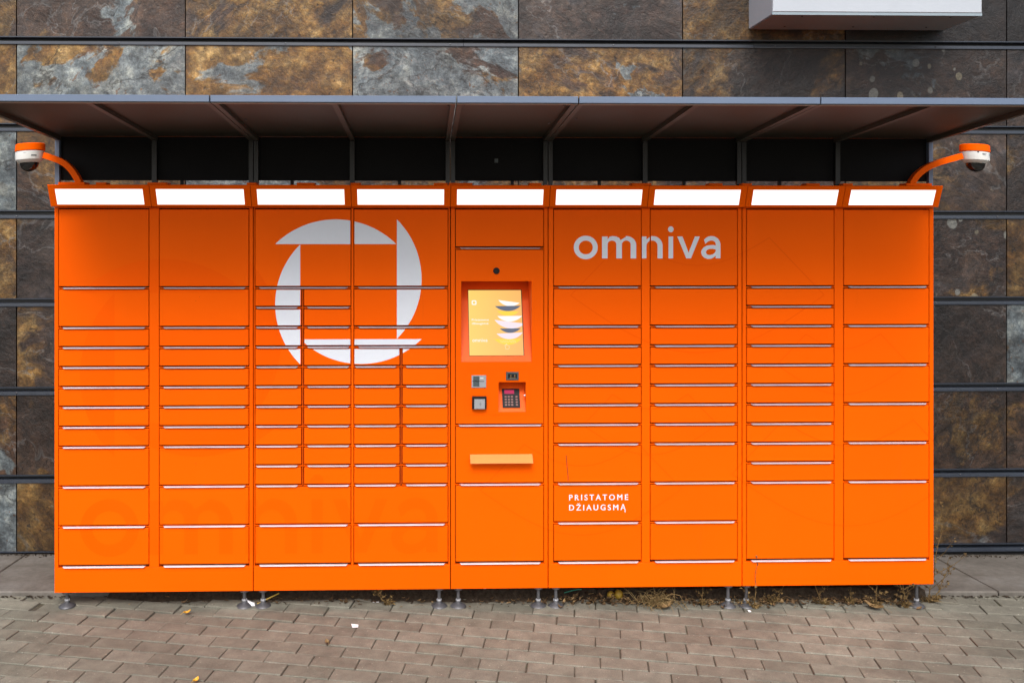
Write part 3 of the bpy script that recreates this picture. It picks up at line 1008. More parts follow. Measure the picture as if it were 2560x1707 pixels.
def screen_part(polys, out, mat): return slope_poly(polys, out, 'screen_graphic', M[mat], scr_niche)
screen_part(crescent(.565, .155, .965, .200, .073), .0046, 'screen_white')
screen_part(crescent(.495, .250, .985, .244, .080), .0047, 'screen_grey')
screen_part(crescent(.530, .325, .945, .335, .070), .0046, 'screen_yellow')
screen_part(crescent(.535, .404, 1.00, .402, .085), .0049, 'screen_white')
screen_part(crescent(.480, .462, 1.06, .515, .105), .0048, 'screen_pink')
screen_part(crescent(.575, .595, .965, .590, .068), .0047, 'screen_grey')
screen_part(crescent(.510, .672, 1.00, .655, .092), .0046, 'screen_pink')
screen_part(crescent(.465, .755, .975, .750, .088), .0045, 'screen_yellow')
o_ = sp(.105, .195)
def rsq(cx, cz, h, r, n=5):
    pts = []
    for sx, sz, a0 in ((1, 1, 0), (-1, 1, 90), (-1, -1, 180), (1, -1, 270)):
        pts += arc(cx + sx * (h - r), cz + sz * (h - r), r, a0, a0 + 90, n)
    return pts
screen_part(tri_loops([rsq(o_[0], o_[1], .0125, .006), rsq(o_[0], o_[1], .0068, .002)]), .0046, 'screen_white')
def sfont(body, px0, px1, py, cap, bold=.012):
    a_, b_ = sp(px0, py), sp(px1, py)
    return font_tris(body, a_[0], b_[0], a_[1], 1.05, bold, cap)
screen_part(sfont('Pristatome', .055, .375, .475, .0105), .0046, 'screen_white')
screen_part(sfont('džiaugsmą', .055, .365, .530, .0105), .0046, 'screen_white')
a_, b_ = sp(.06, .795), sp(.335, .795)
screen_part(word_tris('omniva', a_[0], b_[0], a_[1], .0125), .0046, 'screen_white')
screen_part(sfont('Norėdami pradėti,', .565, .865, .785, .0052, .0), .0052, 'screen_pale')
screen_part(sfont('palieskite ekraną', .585, .865, .808, .0052, .0), .0052, 'screen_pale')
hd = [sp(*p) for p in [(.672, .905), (.670, .868), (.655, .850), (.672, .842), (.683, .855), (.682, .825), (.696, .825), (.700, .848), (.735, .853), (.738, .885), (.725, .905), (.672, .905)]]
screen_part(stroke_quads(hd, .0016), .0052, 'screen_pale')

# small things on the terminal door
b = MB(); b.lathe((0, 0, 0), [(.0165, 0), (.0165, .004), (.014, .0055)], 28)
b.v = [(x - .0155, -.0016 - z, 1.708 + y) for x, y, z in b.v]
b.build('lens_cover', M['black'], term, smooth=True)
b = MB()                                       # payment sub-plate seams: a thin raised rim
for xa, xb, za, zb in ((-.177, .155, 1.2075, 1.209), (-.177, .155, .974, .9755), (-.177, -.1755, .9756, 1.2074), (.1535, .155, .9756, 1.2074)):
    b.box(xa, xb, -.0020, -.0012, za, zb)
b.build('plate_seam', M['ghost_print'], term)
cs = MB(); cs.cbox(-.142, -.068, -.006, -.0012, 1.113, 1.176, .0015)
cs = cs.build('card_slot', M['grey_plastic'], term)
b = MB(); b.cbox(-.134, -.103, -.0085, -.0062, 1.148, 1.172, .001); b.cbox(-.134, -.103, -.0095, -.0062, 1.121, 1.1440, .001)
b.build('slot_guide', M['dark_grey'], cs)
b = MB(); b.box(-.138, -.077, -.0066, -.0062, 1.1443, 1.1472)
b.build('slot_opening', M['black'], cs)
b = MB(); b.box(-.098, -.082, -.0065, -.0061, 1.160, 1.164)
b.build('slot_mark', M['paper'], cs)
sn = MB(); sn.cbox(.034, .098, -.008, -.0012, 1.151, 1.193, .002)
sn = sn.build('scanner', M['dark_grey'], term)
b = MB(); b.box(.043, .090, -.0086, -.0081, 1.161, 1.184)
b.build('scanner_window', M['black'], sn)
b = MB(); b.box(.052, .082, -.0090, -.0087, 1.162, 1.165); b.box(.056, .060, -.0090, -.0087, 1.168, 1.180); b.box(.076, .080, -.0090, -.0087, 1.168, 1.180)
b.build('scanner_glint', M['brown_leaf'], sn)
rdr = MB(); rdr.cbox(-.140, -.067, -.026, -.0012, 1.007, 1.070, .005)
rdr = rdr.build('card_reader', M['black'], term)
b = MB(); b.cbox(-.130, -.075, -.030, -.0262, 1.0085, 1.059, .0025)
b.build('reader_pad', M['grey_plastic'], rdr)
b = MB()
for r_ in (.004, .0075, .011):
    for q in stroke_quads(arc(-.106, 1.034, r_, -50, 50, 8), .0012):
        k = len(b.v); b.v += [(x, -.0303, z) for x, z in q]; b.f.append((k, k + 1, k + 2, k + 3))
b.build('contactless_mark', M['dark_grey'], rdr)
kn = niche(KX0, KX1, KZ0, KZ1, .62, 'keypad_recess')
def kslope(x, z, out):
    y = .004 + (z - KZ0) * .62; nl = sqrt(1 + .62 ** 2)
    return (x, y - out / nl, z + out * .62 / nl)
def kslab(x0, x1, z0, z1, o0, o1, name, mat, par):
    b = MB()
    v = [kslope(x, z, o) for o in (o1, o0) for x, z in ((x0, z0), (x1, z0), (x1, z1), (x0, z1))]
    b.add(v, [(0, 1, 2, 3), (7, 6, 5, 4), (0, 4, 5, 1), (1, 5, 6, 2), (2, 6, 7, 3), (3, 7, 4, 0)])
    return b.build(name, mat, par)
kslab(.018, .108, 1.006, 1.092, .0, .008, 'keypad', M['black'], kn)
kslab(.030, .080, 1.068, 1.085, .0082, .0092, 'display', M['lcd'], kn)
kb = MB()
for r_ in range(4):
    for c_, xk in enumerate((.030, .046, .062, .086)):
        zk = 1.013 + r_ * .0125
        v = [kslope(x, z, o) for o in (.0112, .0082) for x, z in ((xk, zk), (xk + .0105, zk), (xk + .0105, zk + .007), (xk, zk + .007))]
        k = MB().add(v, [(0, 1, 2, 3), (7, 6, 5, 4), (0, 4, 5, 1), (1, 5, 6, 2), (2, 6, 7, 3), (3, 7, 4, 0)])
        k.build('key', M['key'], kn)
b = MB(); b.lathe((0, 0, 0), [(.005, 0), (.005, .006), (.003, .008)], 12)
b.v = [(.1345 - z, .018 + x, 1.069 + y) for x, y, z in b.v]
b.build('knob', M['alu'], kn, smooth=True)

# tray flap on the return door
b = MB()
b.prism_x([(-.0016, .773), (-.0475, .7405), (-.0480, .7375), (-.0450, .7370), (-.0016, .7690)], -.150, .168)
b.build('tray_flap', M['sheen_orange'], locker)

# cut a hollow in the terminal cabinet so the leaning recesses are open
import bmesh
me = cab[2].data
bm = bmesh.new(); bm.from_mesh(me)
off = WP[cab[2].name]
front = [f for f in bm.faces if f.normal.y < -.9]
bmesh.ops.delete(bm, geom=front, context='FACES')
bm.to_mesh(me); bm.free()
for o in [o for o in bpy.data.objects if o.name.startswith('door_recess')]:
    if abs(WP[o.name].x) < .1:
        o.data.clear_geometry()
        b = MB()
        plate_with_holes(b, -.2255, .2285, R(18) - .003, R(0) + .003, [(-.205, .175, .95, 1.70)], .0285, .0335)
        tmp = bpy.data.meshes.new('door_recess')
        tmp.from_pydata([tuple(Vector(p) - WP[o.name]) for p in b.v], [], b.f)
        tmp.materials.append(M['gap'])
        o.data = tmp

# ---- print on the doors
def put_print(tris, mat, name, lift=0.0, skip=(), jitter=0.0):
    rj = random.Random(17)
    for par, x0, x1, z0, z1, y in PRINT_RECTS:
        if par in skip: continue
        polys = []
        for t in tris:
            if max(p[0] for p in t) < x0 or min(p[0] for p in t) > x1 or max(p[1] for p in t) < z0 or min(p[1] for p in t) > z1: continue
            c = clip_rect(t, x0, x1, z0, z1)
            if c: polys.append(c)
        if not polys: continue
        b = MB()
        for P_ in polys:
            k = len(b.v); d = rj.uniform(0, jitter)
            b.v += [(p[0], y - lift - d, p[1]) for p in P_]; b.f.append(tuple(range(k, k + len(P_))))
        b.build(name, M[mat], par)
def ring_mark(cx, cz, s):
    """four crescents turning round a square (s = scale of the printed emblem)"""
    out = []
    for ax, az, bx, bz, h in ((-1.139, 1.8445, -.526, 1.8445, -.1255), (-.5225, 1.970, -.5225, 1.363, -.1255),
                              (-.397, 1.3615, -1.010, 1.3615, -.1255), (-1.0125, 1.2355, -1.0125, 1.8425, -.1265)):
        ax, az, bx, bz = [(p - q) * s + r for p, q, r in ((ax, -.768, cx), (az, 1.603, cz), (bx, -.768, cx), (bz, 1.603, cz))]
        P_ = lens_poly(bx, bz, ax, az, abs(h) * s, 40)
        out.append(tri_loops([P_]))
    return out
# the lower crescent starts at the door edge, where the photograph's does
MID = [p[0] for p in PRINT_RECTS if p[0].name.startswith('front_frame') and abs(WP[p[0].name].x + .75) < .2]
for mark in ring_mark(-.768, 1.603, 1.0): put_print(mark, 'white_print', 'emblem_print', skip=MID)
for ch in 'omniva': put_print(word_tris(ch, .381, 1.137, 1.771, .112), 'white_print', 'letter_print')
def slogan(body, x0, x1, z0):
    out = []
    for dx, dz in ((-.0008, -.0003), (.0008, -.0003), (0, .0005)): out += font_tris(body, x0 + dx, x1 + dx, z0 + dz, 1.45, 0, .0282)
    put_print(out, 'white_print', 'slogan_print', jitter=.0004)
slogan('PRISTATOME', .358, .660, .536)
slogan('DŽIAUGSMĄ', .358, .648, .4845)
for ch in 'omniva': put_print(word_tris(ch, -2.119, -.315, .277, .272), 'ghost_print', 'faded_letter', -.0003)
for mark in ring_mark(-1.615, 1.27, 1.36): put_print(mark, 'ghost_print', 'faded_emblem', -.0003)
put_print(stroke_quads([(.6455, .4850), (.6425, .4800), (.6420, .4770), (.6440, .4750), (.6480, .4752)], .0030), 'white_print', 'slogan_print', .0004, jitter=.0002)
def boat(cx, cz, s):
    """outline of the old sticker: two peaks, a hollow between them and a rounded hull"""
    pts = [(-.345, -.02), (-.195, .135)]
    pts += [(-.195 + .39 * i / 12, .135 - .075 * sin(pi * i / 12)) for i in range(1, 12)]
    pts += [(.195, .135), (.345, -.02)]
    pts += [(.345 - .69 * i / 20, -.02 - .155 * sin(pi * i / 20)) for i in range(1, 21)]
    return stroke_quads([(cx + x * s, cz + z * s) for x, z in pts], .0045)
for cx, cz, s in ((1.775, 1.245, 1.0), (.775, .94, 1.0), (1.02, 1.62, 1.9), (1.80, .70, 1.75), (.42, .62, 1.5)):
    put_print(boat(cx, cz, s), 'line_print', 'faded_outline', -.00015, jitter=.0001)
# scratch on one door
put_print(stroke_quads([(.342, .765), (.346, .715), (.352, .655), (.352, .635)], .003), 'gap', 'scratch', .0002)

# ================================================================== CANOPY
canopy = empty('canopy', (0, .05, ZH1), 'grey metal canopy with ribbed underside and black back boards above the lockers', 'canopy')
YC, YCB = -.93, .035
def zc(y): return 2.432 + (2.372 - 2.432) * (y - YC) / (0 - YC)         # lower edge of the ribs
CX = [-2.25, -1.25, -.25, .25, 1.25, 2.25]
for x0, x1 in zip(CX, CX[1:]):
    b = MB(); e = .0025
    b.add([(x0 + e, YC + .012, zc(YC) + .019), (x1 - e, YC + .012, zc(YC) + .019), (x1 - e, .06, zc(.06) + .022), (x0 + e, .06, zc(.06) + .022),
           (x0 + e, YC + .012, zc(YC) + .023), (x1 - e, YC + .012, zc(YC) + .023), (x1 - e, .06, zc(.06) + .026), (x0 + e, .06, zc(.06) + .026)],
          [(0, 3, 2, 1), (4, 5, 6, 7), (0, 1, 5, 4), (1, 2, 6, 5), (2, 3, 7, 6), (3, 0, 4, 7)])
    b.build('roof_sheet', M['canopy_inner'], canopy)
    b = MB(); b.cbox(x0 + e, x1 - e, YC, YC + .0115, zc(YC) - .001, zc(YC) + .0265, .0015)
    b.build('fascia', M['grey_paint'], canopy)
    b = MB(); b.box(x0 + e, x1 - e, YC + .0118, YC + .036, zc(YC) - .0045, zc(YC) - .002)
    b.build('fascia_lip', M['lip'], canopy)
    def rib(xa, xb):
        r = MB()
        ya, yb = YC + .0125, .030
        r.add([(xa, ya, zc(ya)), (xb, ya, zc(ya)), (xb, yb, zc(yb)), (xa, yb, zc(yb)), (xa, ya, zc(ya) + .0185), (xb, ya, zc(ya) + .0185), (xb, yb, zc(yb) + .0215), (xa, yb, zc(yb) + .0215)],
              [(0, 3, 2, 1), (4, 5, 6, 7), (0, 1, 5, 4), (1, 2, 6, 5), (2, 3, 7, 6), (3, 0, 4, 7)])
        r.build('rib', M['canopy_beam'], canopy)
        p = MB(); p.box(xa, xb, .004, .030, ZH1 + .001, zc(.03) - .001)
        p.build('post', M['post_paint'] if abs(xa) < 2.2 else M['grey_paint'], canopy)  # end posts coloured paler as if lit, inner ones near black as shaded
    rib(x0 + e, x0 + .024); rib(x1 - .024, x1 - e)
    if x1 - x0 > .7: rib((x0 + x1) / 2 - .012, (x0 + x1) / 2 + .012)
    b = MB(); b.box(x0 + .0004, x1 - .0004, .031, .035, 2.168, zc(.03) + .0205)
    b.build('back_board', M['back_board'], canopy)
for x in (-1.62, -1.06, -.51, .07, .52, .96, 1.46):
    b = MB(); b.box(x - .008, x + .008, .036, .05, ZH1 + .001, 2.20)
    b.build('strut', M['black'], canopy)
for x, y in ((-1.29, -.80), (-1.20, -.82), (-.28, -.78), (-.21, -.80), (.21, -.79), (.31, -.5), (1.2, -.83), (-1.2, -.45), (.20, -.4)):
    b = MB(); b.lathe((x, y, zc(y) + .0135), [(.002, 0), (.006, .002), (.006, .0045)], 8)
    b.build('bolt', M['steel'], canopy)
b = MB(); b.box(-.022, -.004, .026, .0305, 2.262, 2.282)
b.build('bracket', M['dark_grey'], canopy)

# ================================================================== SECURITY CAMERAS
def dome_camera(side, label):
    s = side
    xc = -2.348 if s < 0 else 2.434
    yc = -.045
    zt = 2.3435 if s < 0 else 2.350
    xbase = 2.118
    root = empty('security_camera', (s * 2.13, -.03, ZH1), label, 'security camera', 'dome cameras on arms at the locker ends')
    b = MB(); x_a, x_b = (-2.205, -2.075) if s < 0 else (2.072, 2.205)
    b.cbox(x_a, x_b, -.062, .01, ZH1 + .001, ZH1 + .0135, .002)
    b.build('base_plate', M['orange'], root)
    # flat arm: up from the plate, bending outwards to the cap
    p0 = (s * 2.105, ZH1 + .010); p3 = (xc - s * .068, zt - .055)
    pts = []
    c1 = (s * 2.155, ZH1 + .115); c2 = (s * (abs(xc) - .155), zt - .085)
    for i in range(15):
        t = i / 14
        a = ((1 - t) ** 3, 3 * (1 - t) ** 2 * t, 3 * (1 - t) * t * t, t ** 3)
        pts.append(tuple(sum(w * q[k] for w, q in zip(a, (p0, c1, c2, p3))) for k in (0, 1)))
    hw, y0, y1 = .0145, -.060, -.022
    b = MB()
    for i, (x, z) in enumerate(pts):
        xa, za = pts[max(i - 1, 0)]; xb, zb = pts[min(i + 1, 14)]
        L = math.hypot(xb - xa, zb - za); nx, nz = -(zb - za) / L * hw, (xb - xa) / L * hw
        b.v += [(x + nx, y0, z + nz), (x - nx, y0, z - nz), (x - nx, y1, z - nz), (x + nx, y1, z + nz)]
    for i in range(14):
        for k in range(4):
            k2 = (k + 1) % 4
            b.f.append((i * 4 + k, i * 4 + k2, i * 4 + k2 + 4, i * 4 + k + 4))
    b.f += [(3, 2, 1, 0), (56, 57, 58, 59)]
    b.build('arm', M['orange'], root, smooth=True)
    tl = .085 * (-s)                              # head leans a little towards the arm
    def lean(b):
        out = []
        for x, y, z in b.v:
            dx, dz = x - xc, z - zt
            out.append((xc + dx * cos(tl) + dz * sin(tl) * .6, y, zt - dx * sin(tl) * -1.0 * (1) + dz * cos(tl)))
        b.v = out
        return b
    R_ = .0690
    b = MB(); b.lathe((xc, yc, zt), [(R_ - .003, 0), (R_, -.003), (R_ + .001, -.034), (R_ - .004, -.0365)], 36)
    lean(b).build('cap', M['orange'], root, smooth=True)
    b = MB(); b.lathe((xc, yc, zt - .037), [(R_ - .005, 0), (R_ - .001, -.002), (R_ - .003, -.036), (R_ - .004, -.042), (R_ - .020, -.056), (R_ - .024, -.057)], 36)
    body = lean(b).build('housing', M['cam_white'], root, smooth=True)
    b = MB(); rd_ = .045
    b.lathe((xc, yc, zt - .0945), [(rd_ + .001, .002)] + [(rd_ * cos(a), -rd_ * .95 * sin(a)) for a in [radians(q) for q in range(0, 91, 9)]][:-1] + [(.001, -rd_ * .95)], 32)
    lean(b).build('dome', M['gloss_black'], root, smooth=True)
    # small marks on the housing
    def mark(a0, a1, z0, z1, mat, nm):
        b = MB(); n = 4
        rr = R_ - .0004
        for i in range(n + 1):
            a = radians(a0 + (a1 - a0) * i / n)
            b.v += [(xc + rr * cos(a), yc + rr * sin(a), zt - z0), (xc + (rr - .0008) * cos(a), yc + (rr - .0008) * sin(a), zt - z1)]
        b.f = [(2 * i, 2 * i + 2, 2 * i + 3, 2 * i + 1) for i in range(n)]
        lean(b).build(nm, mat, body)
    if s < 0:
        mark(-62, -40, .060, .065, M['dark_grey'], 'maker_mark')
        mark(-92, -80, .047, .0485, M['grey_plastic'], 'mark')
    else:
        mark(-92, -72, .046, .0485, M['grey_plastic'], 'mark'); mark(-92, -78, .050, .052, M['dark_grey'], 'mark'); mark(-92, -74, .054, .056, M['grey_plastic'], 'mark')
        mark(-54, -48, .043, .058, M['grey_plastic'], 'mark'); mark(-38, -28, .045, .058, M['grey_plastic'], 'mark')
        mark(-112, -106, .039, .045, M['black'], 'screw_hole')
    return root
dome_camera(-1, 'white dome camera with plain housing on the arm beside the gold brown slate panel')
dome_camera(1, 'white dome camera with printed rating marks on its housing, arm below the lightbox sign')

# ================================================================== WEEDS AND LITTER
def weed(x, y, h, lean, n_side, label, seed, spread=.05, mat='weed', tuft=True, base_r=.0028):
    r = random.Random(seed)
    z0 = gz(x) - .004
    root = empty('dry_weed', (x, y, z0), label, 'weed', 'dry weeds along the foot of the lockers')
    st = MB(); sd = MB()
    def stalk(p, top, rad, depth):
        n = 7
        pts = []
        q = Vector(p); d = (Vector(top) - q)
        for i in range(n + 1):
            t = i / n
            w = r.uniform(-.05, .05) * d.length * (0 if i in (0,) else 1)
            pts.append(q + d * t + Vector((w * .5 + sin(t * pi) * lean * .15, w * .25, 0)))
        st.tube(pts, [rad * (1 - .7 * i / n) for i in range(n + 1)], 4)
        for i in range(2, n + 1):
            if r.random() < (.9 if depth == 0 else .75):
                c = pts[i]
                for _ in range(r.randint(1, 3)):
                    a = r.uniform(.003, .0078)
                    o = c + Vector((r.uniform(-1, 1), r.uniform(-1, 1), r.uniform(-.4, 1))) * .008
                    e = [o + Vector((r.uniform(-1, 1), r.uniform(-1, 1), r.uniform(-1, 1))) * a * 1.3 for _ in range(4)]
                    sd.add(e, [(0, 1, 2), (0, 2, 3), (0, 3, 1), (1, 3, 2)])
        return pts
    main = stalk((x, y, z0), (x + lean, y + r.uniform(-.02, .02), z0 + h), base_r, 0)
    for k in range(n_side + 2):
        p = main[r.randint(0, 4)]
        a = r.choice((-1, 1))
        L = h * r.uniform(.25, .55)
        stalk(p, p + Vector((a * L * r.uniform(.3, .9), r.uniform(-.3, .2) * L, L * r.uniform(.3, .8))), base_r * .6, 1)
    if tuft:
        for k in range(34):
            a = r.uniform(0, 2 * pi); L = r.uniform(.02, spread)
            o = Vector((x + r.uniform(-.015, .015), y + r.uniform(-.015, .01), z0 + .004))
            e = o + Vector((cos(a) * L, sin(a) * L * .6, r.uniform(.005, .03)))
            w = Vector((-sin(a), cos(a), .3)) * r.uniform(.002, .005)
            m = (o + e) / 2 + Vector((0, 0, .012))
            sd.add([o - w * .5, o + w * .5, m + w, m - w, e], [(0, 1, 2, 3), (3, 2, 4)])
    st.build('stalk', M[mat], root)
    tag(sd.build('seed_heads', M[mat], root), kind='stuff')
    return root
weed(-.570, .045, .125, -.075, 4, 'forked dry weed with one straw tip under the ring emblem columns', 1)
weed(1.062, .050, .165, .0, 2, 'thin dry stalk standing alone before the dark gap below the slogan column', 2, .03)
weed(1.315, .005, .270, .010, 5, 'tall seedy weed climbing past the locker leg at the seam', 3, .07)
weed(1.425, .060, .105, .060, 3, 'short weed with bent tip next to the tall seedy one', 4, .06)
weed(1.690, .045, .185, -.060, 4, 'slanting weed with bare upper stem under the column of ten small doors', 5, .08)
weed(1.955, .018, .190, .012, 4, 'weed with curled tip under the end column, nearest the big brown leaf', 6, .05)
weed(2.112, .015, .170, -.020, 6, 'leafy weed just before the last locker leg', 7, .06)
weed(2.262, .075, .520, .070, 7, 'tallest spindly weed, rising past the locker corner against the slate', 8, .07, base_r=.0032)
weed(2.300, .095, .235, .085, 4, 'leaning weed on the apron edge beside the tallest weed', 9, .05)
weed(1.840, .060, .085, .006, 1, 'tiny upright sprig between two taller weeds under the end columns', 10, .03)

# dry grass tuft with bent straws
tuft = empty('grass_tuft', (.80, .02, gz(.8)), 'matted straw tuft with long bent blades under the slogan column', 'grass tuft')
b = MB(); r = random.Random(11)
for k in range(120):
    a = r.gauss(pi * .5, .9); L = r.uniform(.05, .13)
    o = Vector((.80 + r.gauss(0, .045), .03 + r.gauss(0, .02), gz(.8) + r.uniform(0, .02)))
    d = Vector((r.uniform(-.8, 1.0), r.uniform(-.7, .3), r.uniform(.1, .9))).normalized()
    pts = [o, o + d * L * .5 + Vector((0, 0, .01)), o + d * L + Vector((r.uniform(-.02, .02), 0, -.02))]
    b.tube(pts, [.0016, .0013, .0005], 3)
b.build('blades', M['straw'], tuft)
b = MB()
b.tube([(.85, .01, gz(.85) + .05), (.885, -.005, gz(.85) + .077), (.925, -.012, gz(.85) + .070), (.945, -.02, gz(.85) + .03), (.962, -.028, gz(.85) + .003)], .0018, 4)
b.tube([(.84, .0, gz(.85) + .052), (.90, -.012, gz(.85) + .045), (.95, -.03, gz(.85) + .002)], .0016, 4)
b.tube([(.81, .02, gz(.8) + .03), (.80, .02, gz(.8) + .09), (.79, .02, gz(.8) + .125)], .0014, 4)
b.build('bent_straw', M['straw'], tuft)

def curl_leaf(b, c, L, W, yaw, pitch, curl, r):
    ca, sa = cos(yaw), sin(yaw)
    vs = []
    n = 3
    for i in range(n + 1):
        t = i / n - .5
        w = W * (1 - (2 * t) ** 2 * .85)
        for s_ in (-1, 0, 1):
            lx, ly, lz = t * L, s_ * w / 2, curl * (4 * t * t) * L + abs(s_) * W * .25 + t * pitch * L
            vs.append((c[0] + lx * ca - ly * sa, c[1] + lx * sa + ly * ca, c[2] + lz))
    f = []
    for i in range(n):
        for k in range(2): f.append((i * 3 + k, i * 3 + k + 1, i * 3 + k + 4, i * 3 + k + 3))
    b.add(vs, f)

# dead leaves and grit blown under the locker
b = MB(); r = random.Random(12)
def dens_x():
    u = r.random()
    if u < .36: return r.gauss(.55, .22)
    if u < .56: return r.gauss(1.15, .16)
    if u < .84: return r.uniform(1.35, 2.2)
    if u < .90: return r.gauss(-.85, .25)
    return r.uniform(-2.0, 2.25)
for k in range(1500):
    x = dens_x()
    y = min(.146, abs(r.gauss(.0, .05)) + .035) if r.random() < .62 else r.uniform(.15, .42)
    if y < .05 and r.random() < .25: y = r.uniform(-.02, .05)
    z = gz(x) + (.030 if y >= .148 else .002) + abs(r.gauss(0, .008)) * (2.2 if .2 < x < 1.0 else 1.0)
    L = r.choice((r.uniform(.008, .02), r.uniform(.015, .035)))
    curl_leaf(b, (x, y, z), L, L * r.uniform(.35, .7), r.uniform(0, 6.28), r.uniform(-.5, .5), r.uniform(-.1, .35), r)
for k in range(90):
    x = dens_x(); y = r.uniform(0, .14); z = gz(x) + r.uniform(.003, .02); a = r.uniform(0, 6.28); L = r.uniform(.03, .09)
    b.tube([(x, y, z), (x + cos(a) * L * .5, y + sin(a) * L * .3, z + .008), (x + cos(a) * L, y + sin(a) * L * .6, max(gz(x) + .002, z - .004))], .0009, 3)
o = b.build('leaf_litter', M['leaf'], None, (0, 0, 0))
tag(o, 'drift of dead brown leaves and twigs blown under the lockers', 'leaf litter', kind='stuff')

# crumbs of soil and leaf at the wall foot, plus a dark strip in place of shade
b = MB(); r = random.Random(13)
for k in range(2300):
    x = r.uniform(-4.2, 4.2); y = YW - .012 - abs(r.gauss(0, .022)); t = (y - .15) / .71
    z = gz(x) + .028 - .040 * t + r.uniform(-.001, .006)
    a = r.uniform(.003, .010)
    e = [Vector((x, y, z)) + Vector((r.uniform(-1, 1), r.uniform(-1, 1), r.uniform(-.4, .7))) * a for _ in range(4)]
    b.add(e, [(0, 1, 2), (0, 2, 3), (0, 3, 1), (1, 3, 2)])
nx, ny = 150, 7  # dark mound added to stand for the black shade below the locker
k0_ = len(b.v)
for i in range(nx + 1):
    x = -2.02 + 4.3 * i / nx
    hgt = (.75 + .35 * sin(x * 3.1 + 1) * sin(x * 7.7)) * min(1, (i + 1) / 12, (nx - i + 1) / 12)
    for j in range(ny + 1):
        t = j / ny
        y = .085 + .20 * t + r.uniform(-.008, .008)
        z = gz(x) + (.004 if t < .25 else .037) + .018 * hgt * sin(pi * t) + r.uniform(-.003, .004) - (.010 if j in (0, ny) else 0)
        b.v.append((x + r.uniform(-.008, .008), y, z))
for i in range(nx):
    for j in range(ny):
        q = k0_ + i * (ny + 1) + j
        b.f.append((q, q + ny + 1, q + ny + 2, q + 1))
for k in range(500):
    x = r.uniform(-2.3, 2.6); y = min(.148, abs(r.gauss(.09, .05)) + .0)
    z = gz(x) + r.uniform(-.001, .003); a = r.uniform(.002, .006)
    e = [Vector((x, y, z)) + Vector((r.uniform(-1, 1), r.uniform(-1, 1), r.uniform(-.4, .7))) * a for _ in range(4)]
    b.add(e, [(0, 1, 2), (0, 2, 3), (0, 3, 1), (1, 3, 2)])
for k in range(160):
    x = r.choice((r.uniform(2.3, 2.9), r.uniform(-2.9, -2.2), r.uniform(-2.6, 2.6))); y = r.gauss(.135, .012)
    L = r.uniform(.01, .028)
    curl_leaf(b, (x, y, gz(x) + .004), L, L * .5, r.uniform(0, 6.28), 0, .1, r)
o = b.build('soil_and_shade_strip', M['dirt'], None, (0, 0, 0))
tag(o, 'soil and leaf crumbs along the foot of the wall, plus a dark strip standing in for shade under the lockers', 'dirt', kind='stuff')

def single_leaf(name, x, y, L, W, yaw, mat, label, z=None, curl=.25):
    b = MB(); rr = random.Random(int(x * 100))
    zz = gz(x) + .006 if z is None else z
    curl_leaf(b, (x, y, zz), L, W, yaw, .1, curl, rr)
    b.tube([(x - cos(yaw) * L * .5, y - sin(yaw) * L * .5, zz + .01), (x - cos(yaw) * L * .95, y - sin(yaw) * L * .95, zz - .002)], .0010, 3)
    o = b.build(name, mat, None)
    return tag(o, label, 'leaf')
single_leaf('fallen_leaf', -1.565, -.070, .034, .026, .4, M['yellow_leaf'], 'small bright yellow leaf on the paving below the second column')
single_leaf('fallen_leaf', -.833, -.399, .030, .022, 2.0, M['brown_leaf'], 'small curled brown leaf lying alone on open paving')
single_leaf('fallen_leaf', -1.349, -.757, .032, .024, 1.0, M['yellow_leaf'], 'yellowish leaf at the lower edge of the paving in view')
single_leaf('fallen_leaf', .845, -.010, .085, .058, .3, M['brown_leaf'], 'large lobed brown leaf in front of the straw tuft', curl=.12)
single_leaf('fallen_leaf', 1.930, -.012, .090, .045, 2.5, M['brown_leaf'], 'large dark brown leaf curled under the end column', curl=.2)
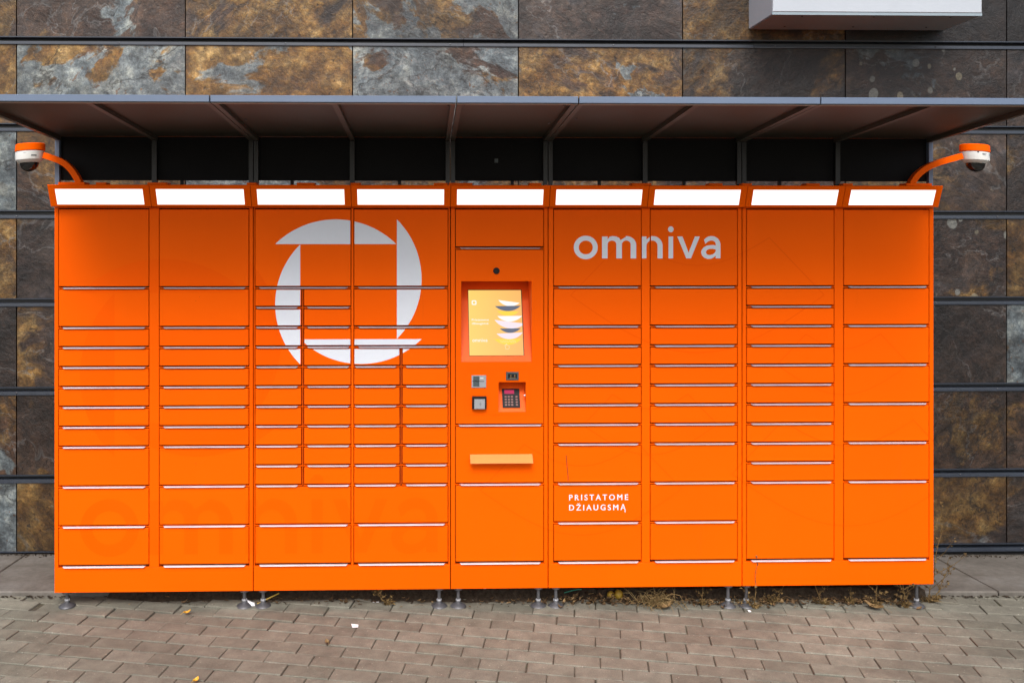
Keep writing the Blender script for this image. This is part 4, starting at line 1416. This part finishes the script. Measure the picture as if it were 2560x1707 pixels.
# paper scraps
def scrap(x, y, pts, label, mat='paper', lift=.004, name='paper_scrap'):
    b = MB(); z = gz(x) + lift
    n = len(pts)
    b.v = [(x + px, y + py, z + pz) for px, py, pz in pts] + [(x + px, y + py, z + pz - .0012) for px, py, pz in pts]
    b.f = [tuple(range(n)), tuple(range(2 * n - 1, n - 1, -1))] + [(i, i + n, (i + 1) % n + n, (i + 1) % n) for i in range(n)]
    o = b.build(name, M[mat], None)
    return tag(o, label, 'paper scrap')
scrap(-.72, -.214, [(-.018, .012, .006), (-.010, -.016, 0), (.017, -.012, 0), (.017, .008, .004)], 'torn white paper scrap out on the open paving')
scrap(-.633, .067, [(-.016, .002, .003), (-.016, -.002, .003), (.016, -.002, .003), (.016, .002, .003)], 'thin white paper strip beside the forked dry weed')
scrap(-1.262, .030, [(-.030, .018, .022), (-.012, -.014, .004), (.016, -.010, .002), (.010, .012, .008)], 'crumpled white wrapper by the pair of legs under the second column')
b = MB(); b.tube([(-1.235, .03, gz(-1.2) + .012), (-1.13, .065, gz(-1.2) + .052)], .004, 6)
tag(b.build('reed_stick', M['yellow_bag'], None), 'yellow green stick leaning behind the pair of legs', 'stick')
scrap(1.272, -.045, [(-.008, .006, .006), (-.006, -.007, 0), (.008, -.004, 0), (.006, .006, .003)], 'white crumb of paper before the seam legs among tall weeds')
# things in the dark under the locker
cup = empty('plastic_cup', (-.065, .17, gz(0) + .03), 'crushed translucent plastic cup lying in the gap under the terminal', 'cup')
b = MB()
b.lathe((0, 0, 0), [(.016, 0), (.017, .002), (.021, .030), (.0225, .032), (.0215, .033), (.0195, .031), (.0155, .004)], 18)
b.v = [(-.065 + x * .85, .17 - z * .8 + y * .3, gz(0) + .055 + y * .9 + z * .35) for x, y, z in b.v]
b.build('cup_wall', M['ivory'], cup, smooth=True)
for k, (x, y, s) in enumerate(((.592, .10, .022), (.635, .11, .026))):
    b = MB(); b.lathe((x, y, gz(x) + .028), [(s * cos(a) * .9, s * sin(a)) for a in [radians(q) for q in range(-80, 81, 20)]], 14)
    o = b.build('yellow_fruit', M['yellow_bag'], None, smooth=True)
    tag(o, ('smaller' if k == 0 else 'bigger') + ' of the two yellow windfall fruits in the leaf drift', 'fruit', 'windfall fruits in the leaf drift')
b = MB(); b.tube([(.345, .09, gz(.35) + .045), (.385, .085, gz(.35) + .058), (.42, .08, gz(.35) + .066), (.435, .08, gz(.35) + .066)], .0022, 5)
tag(b.build('green_cord', M['green_cord'], None), 'short piece of green cord in the dark below the slogan column', 'cord')
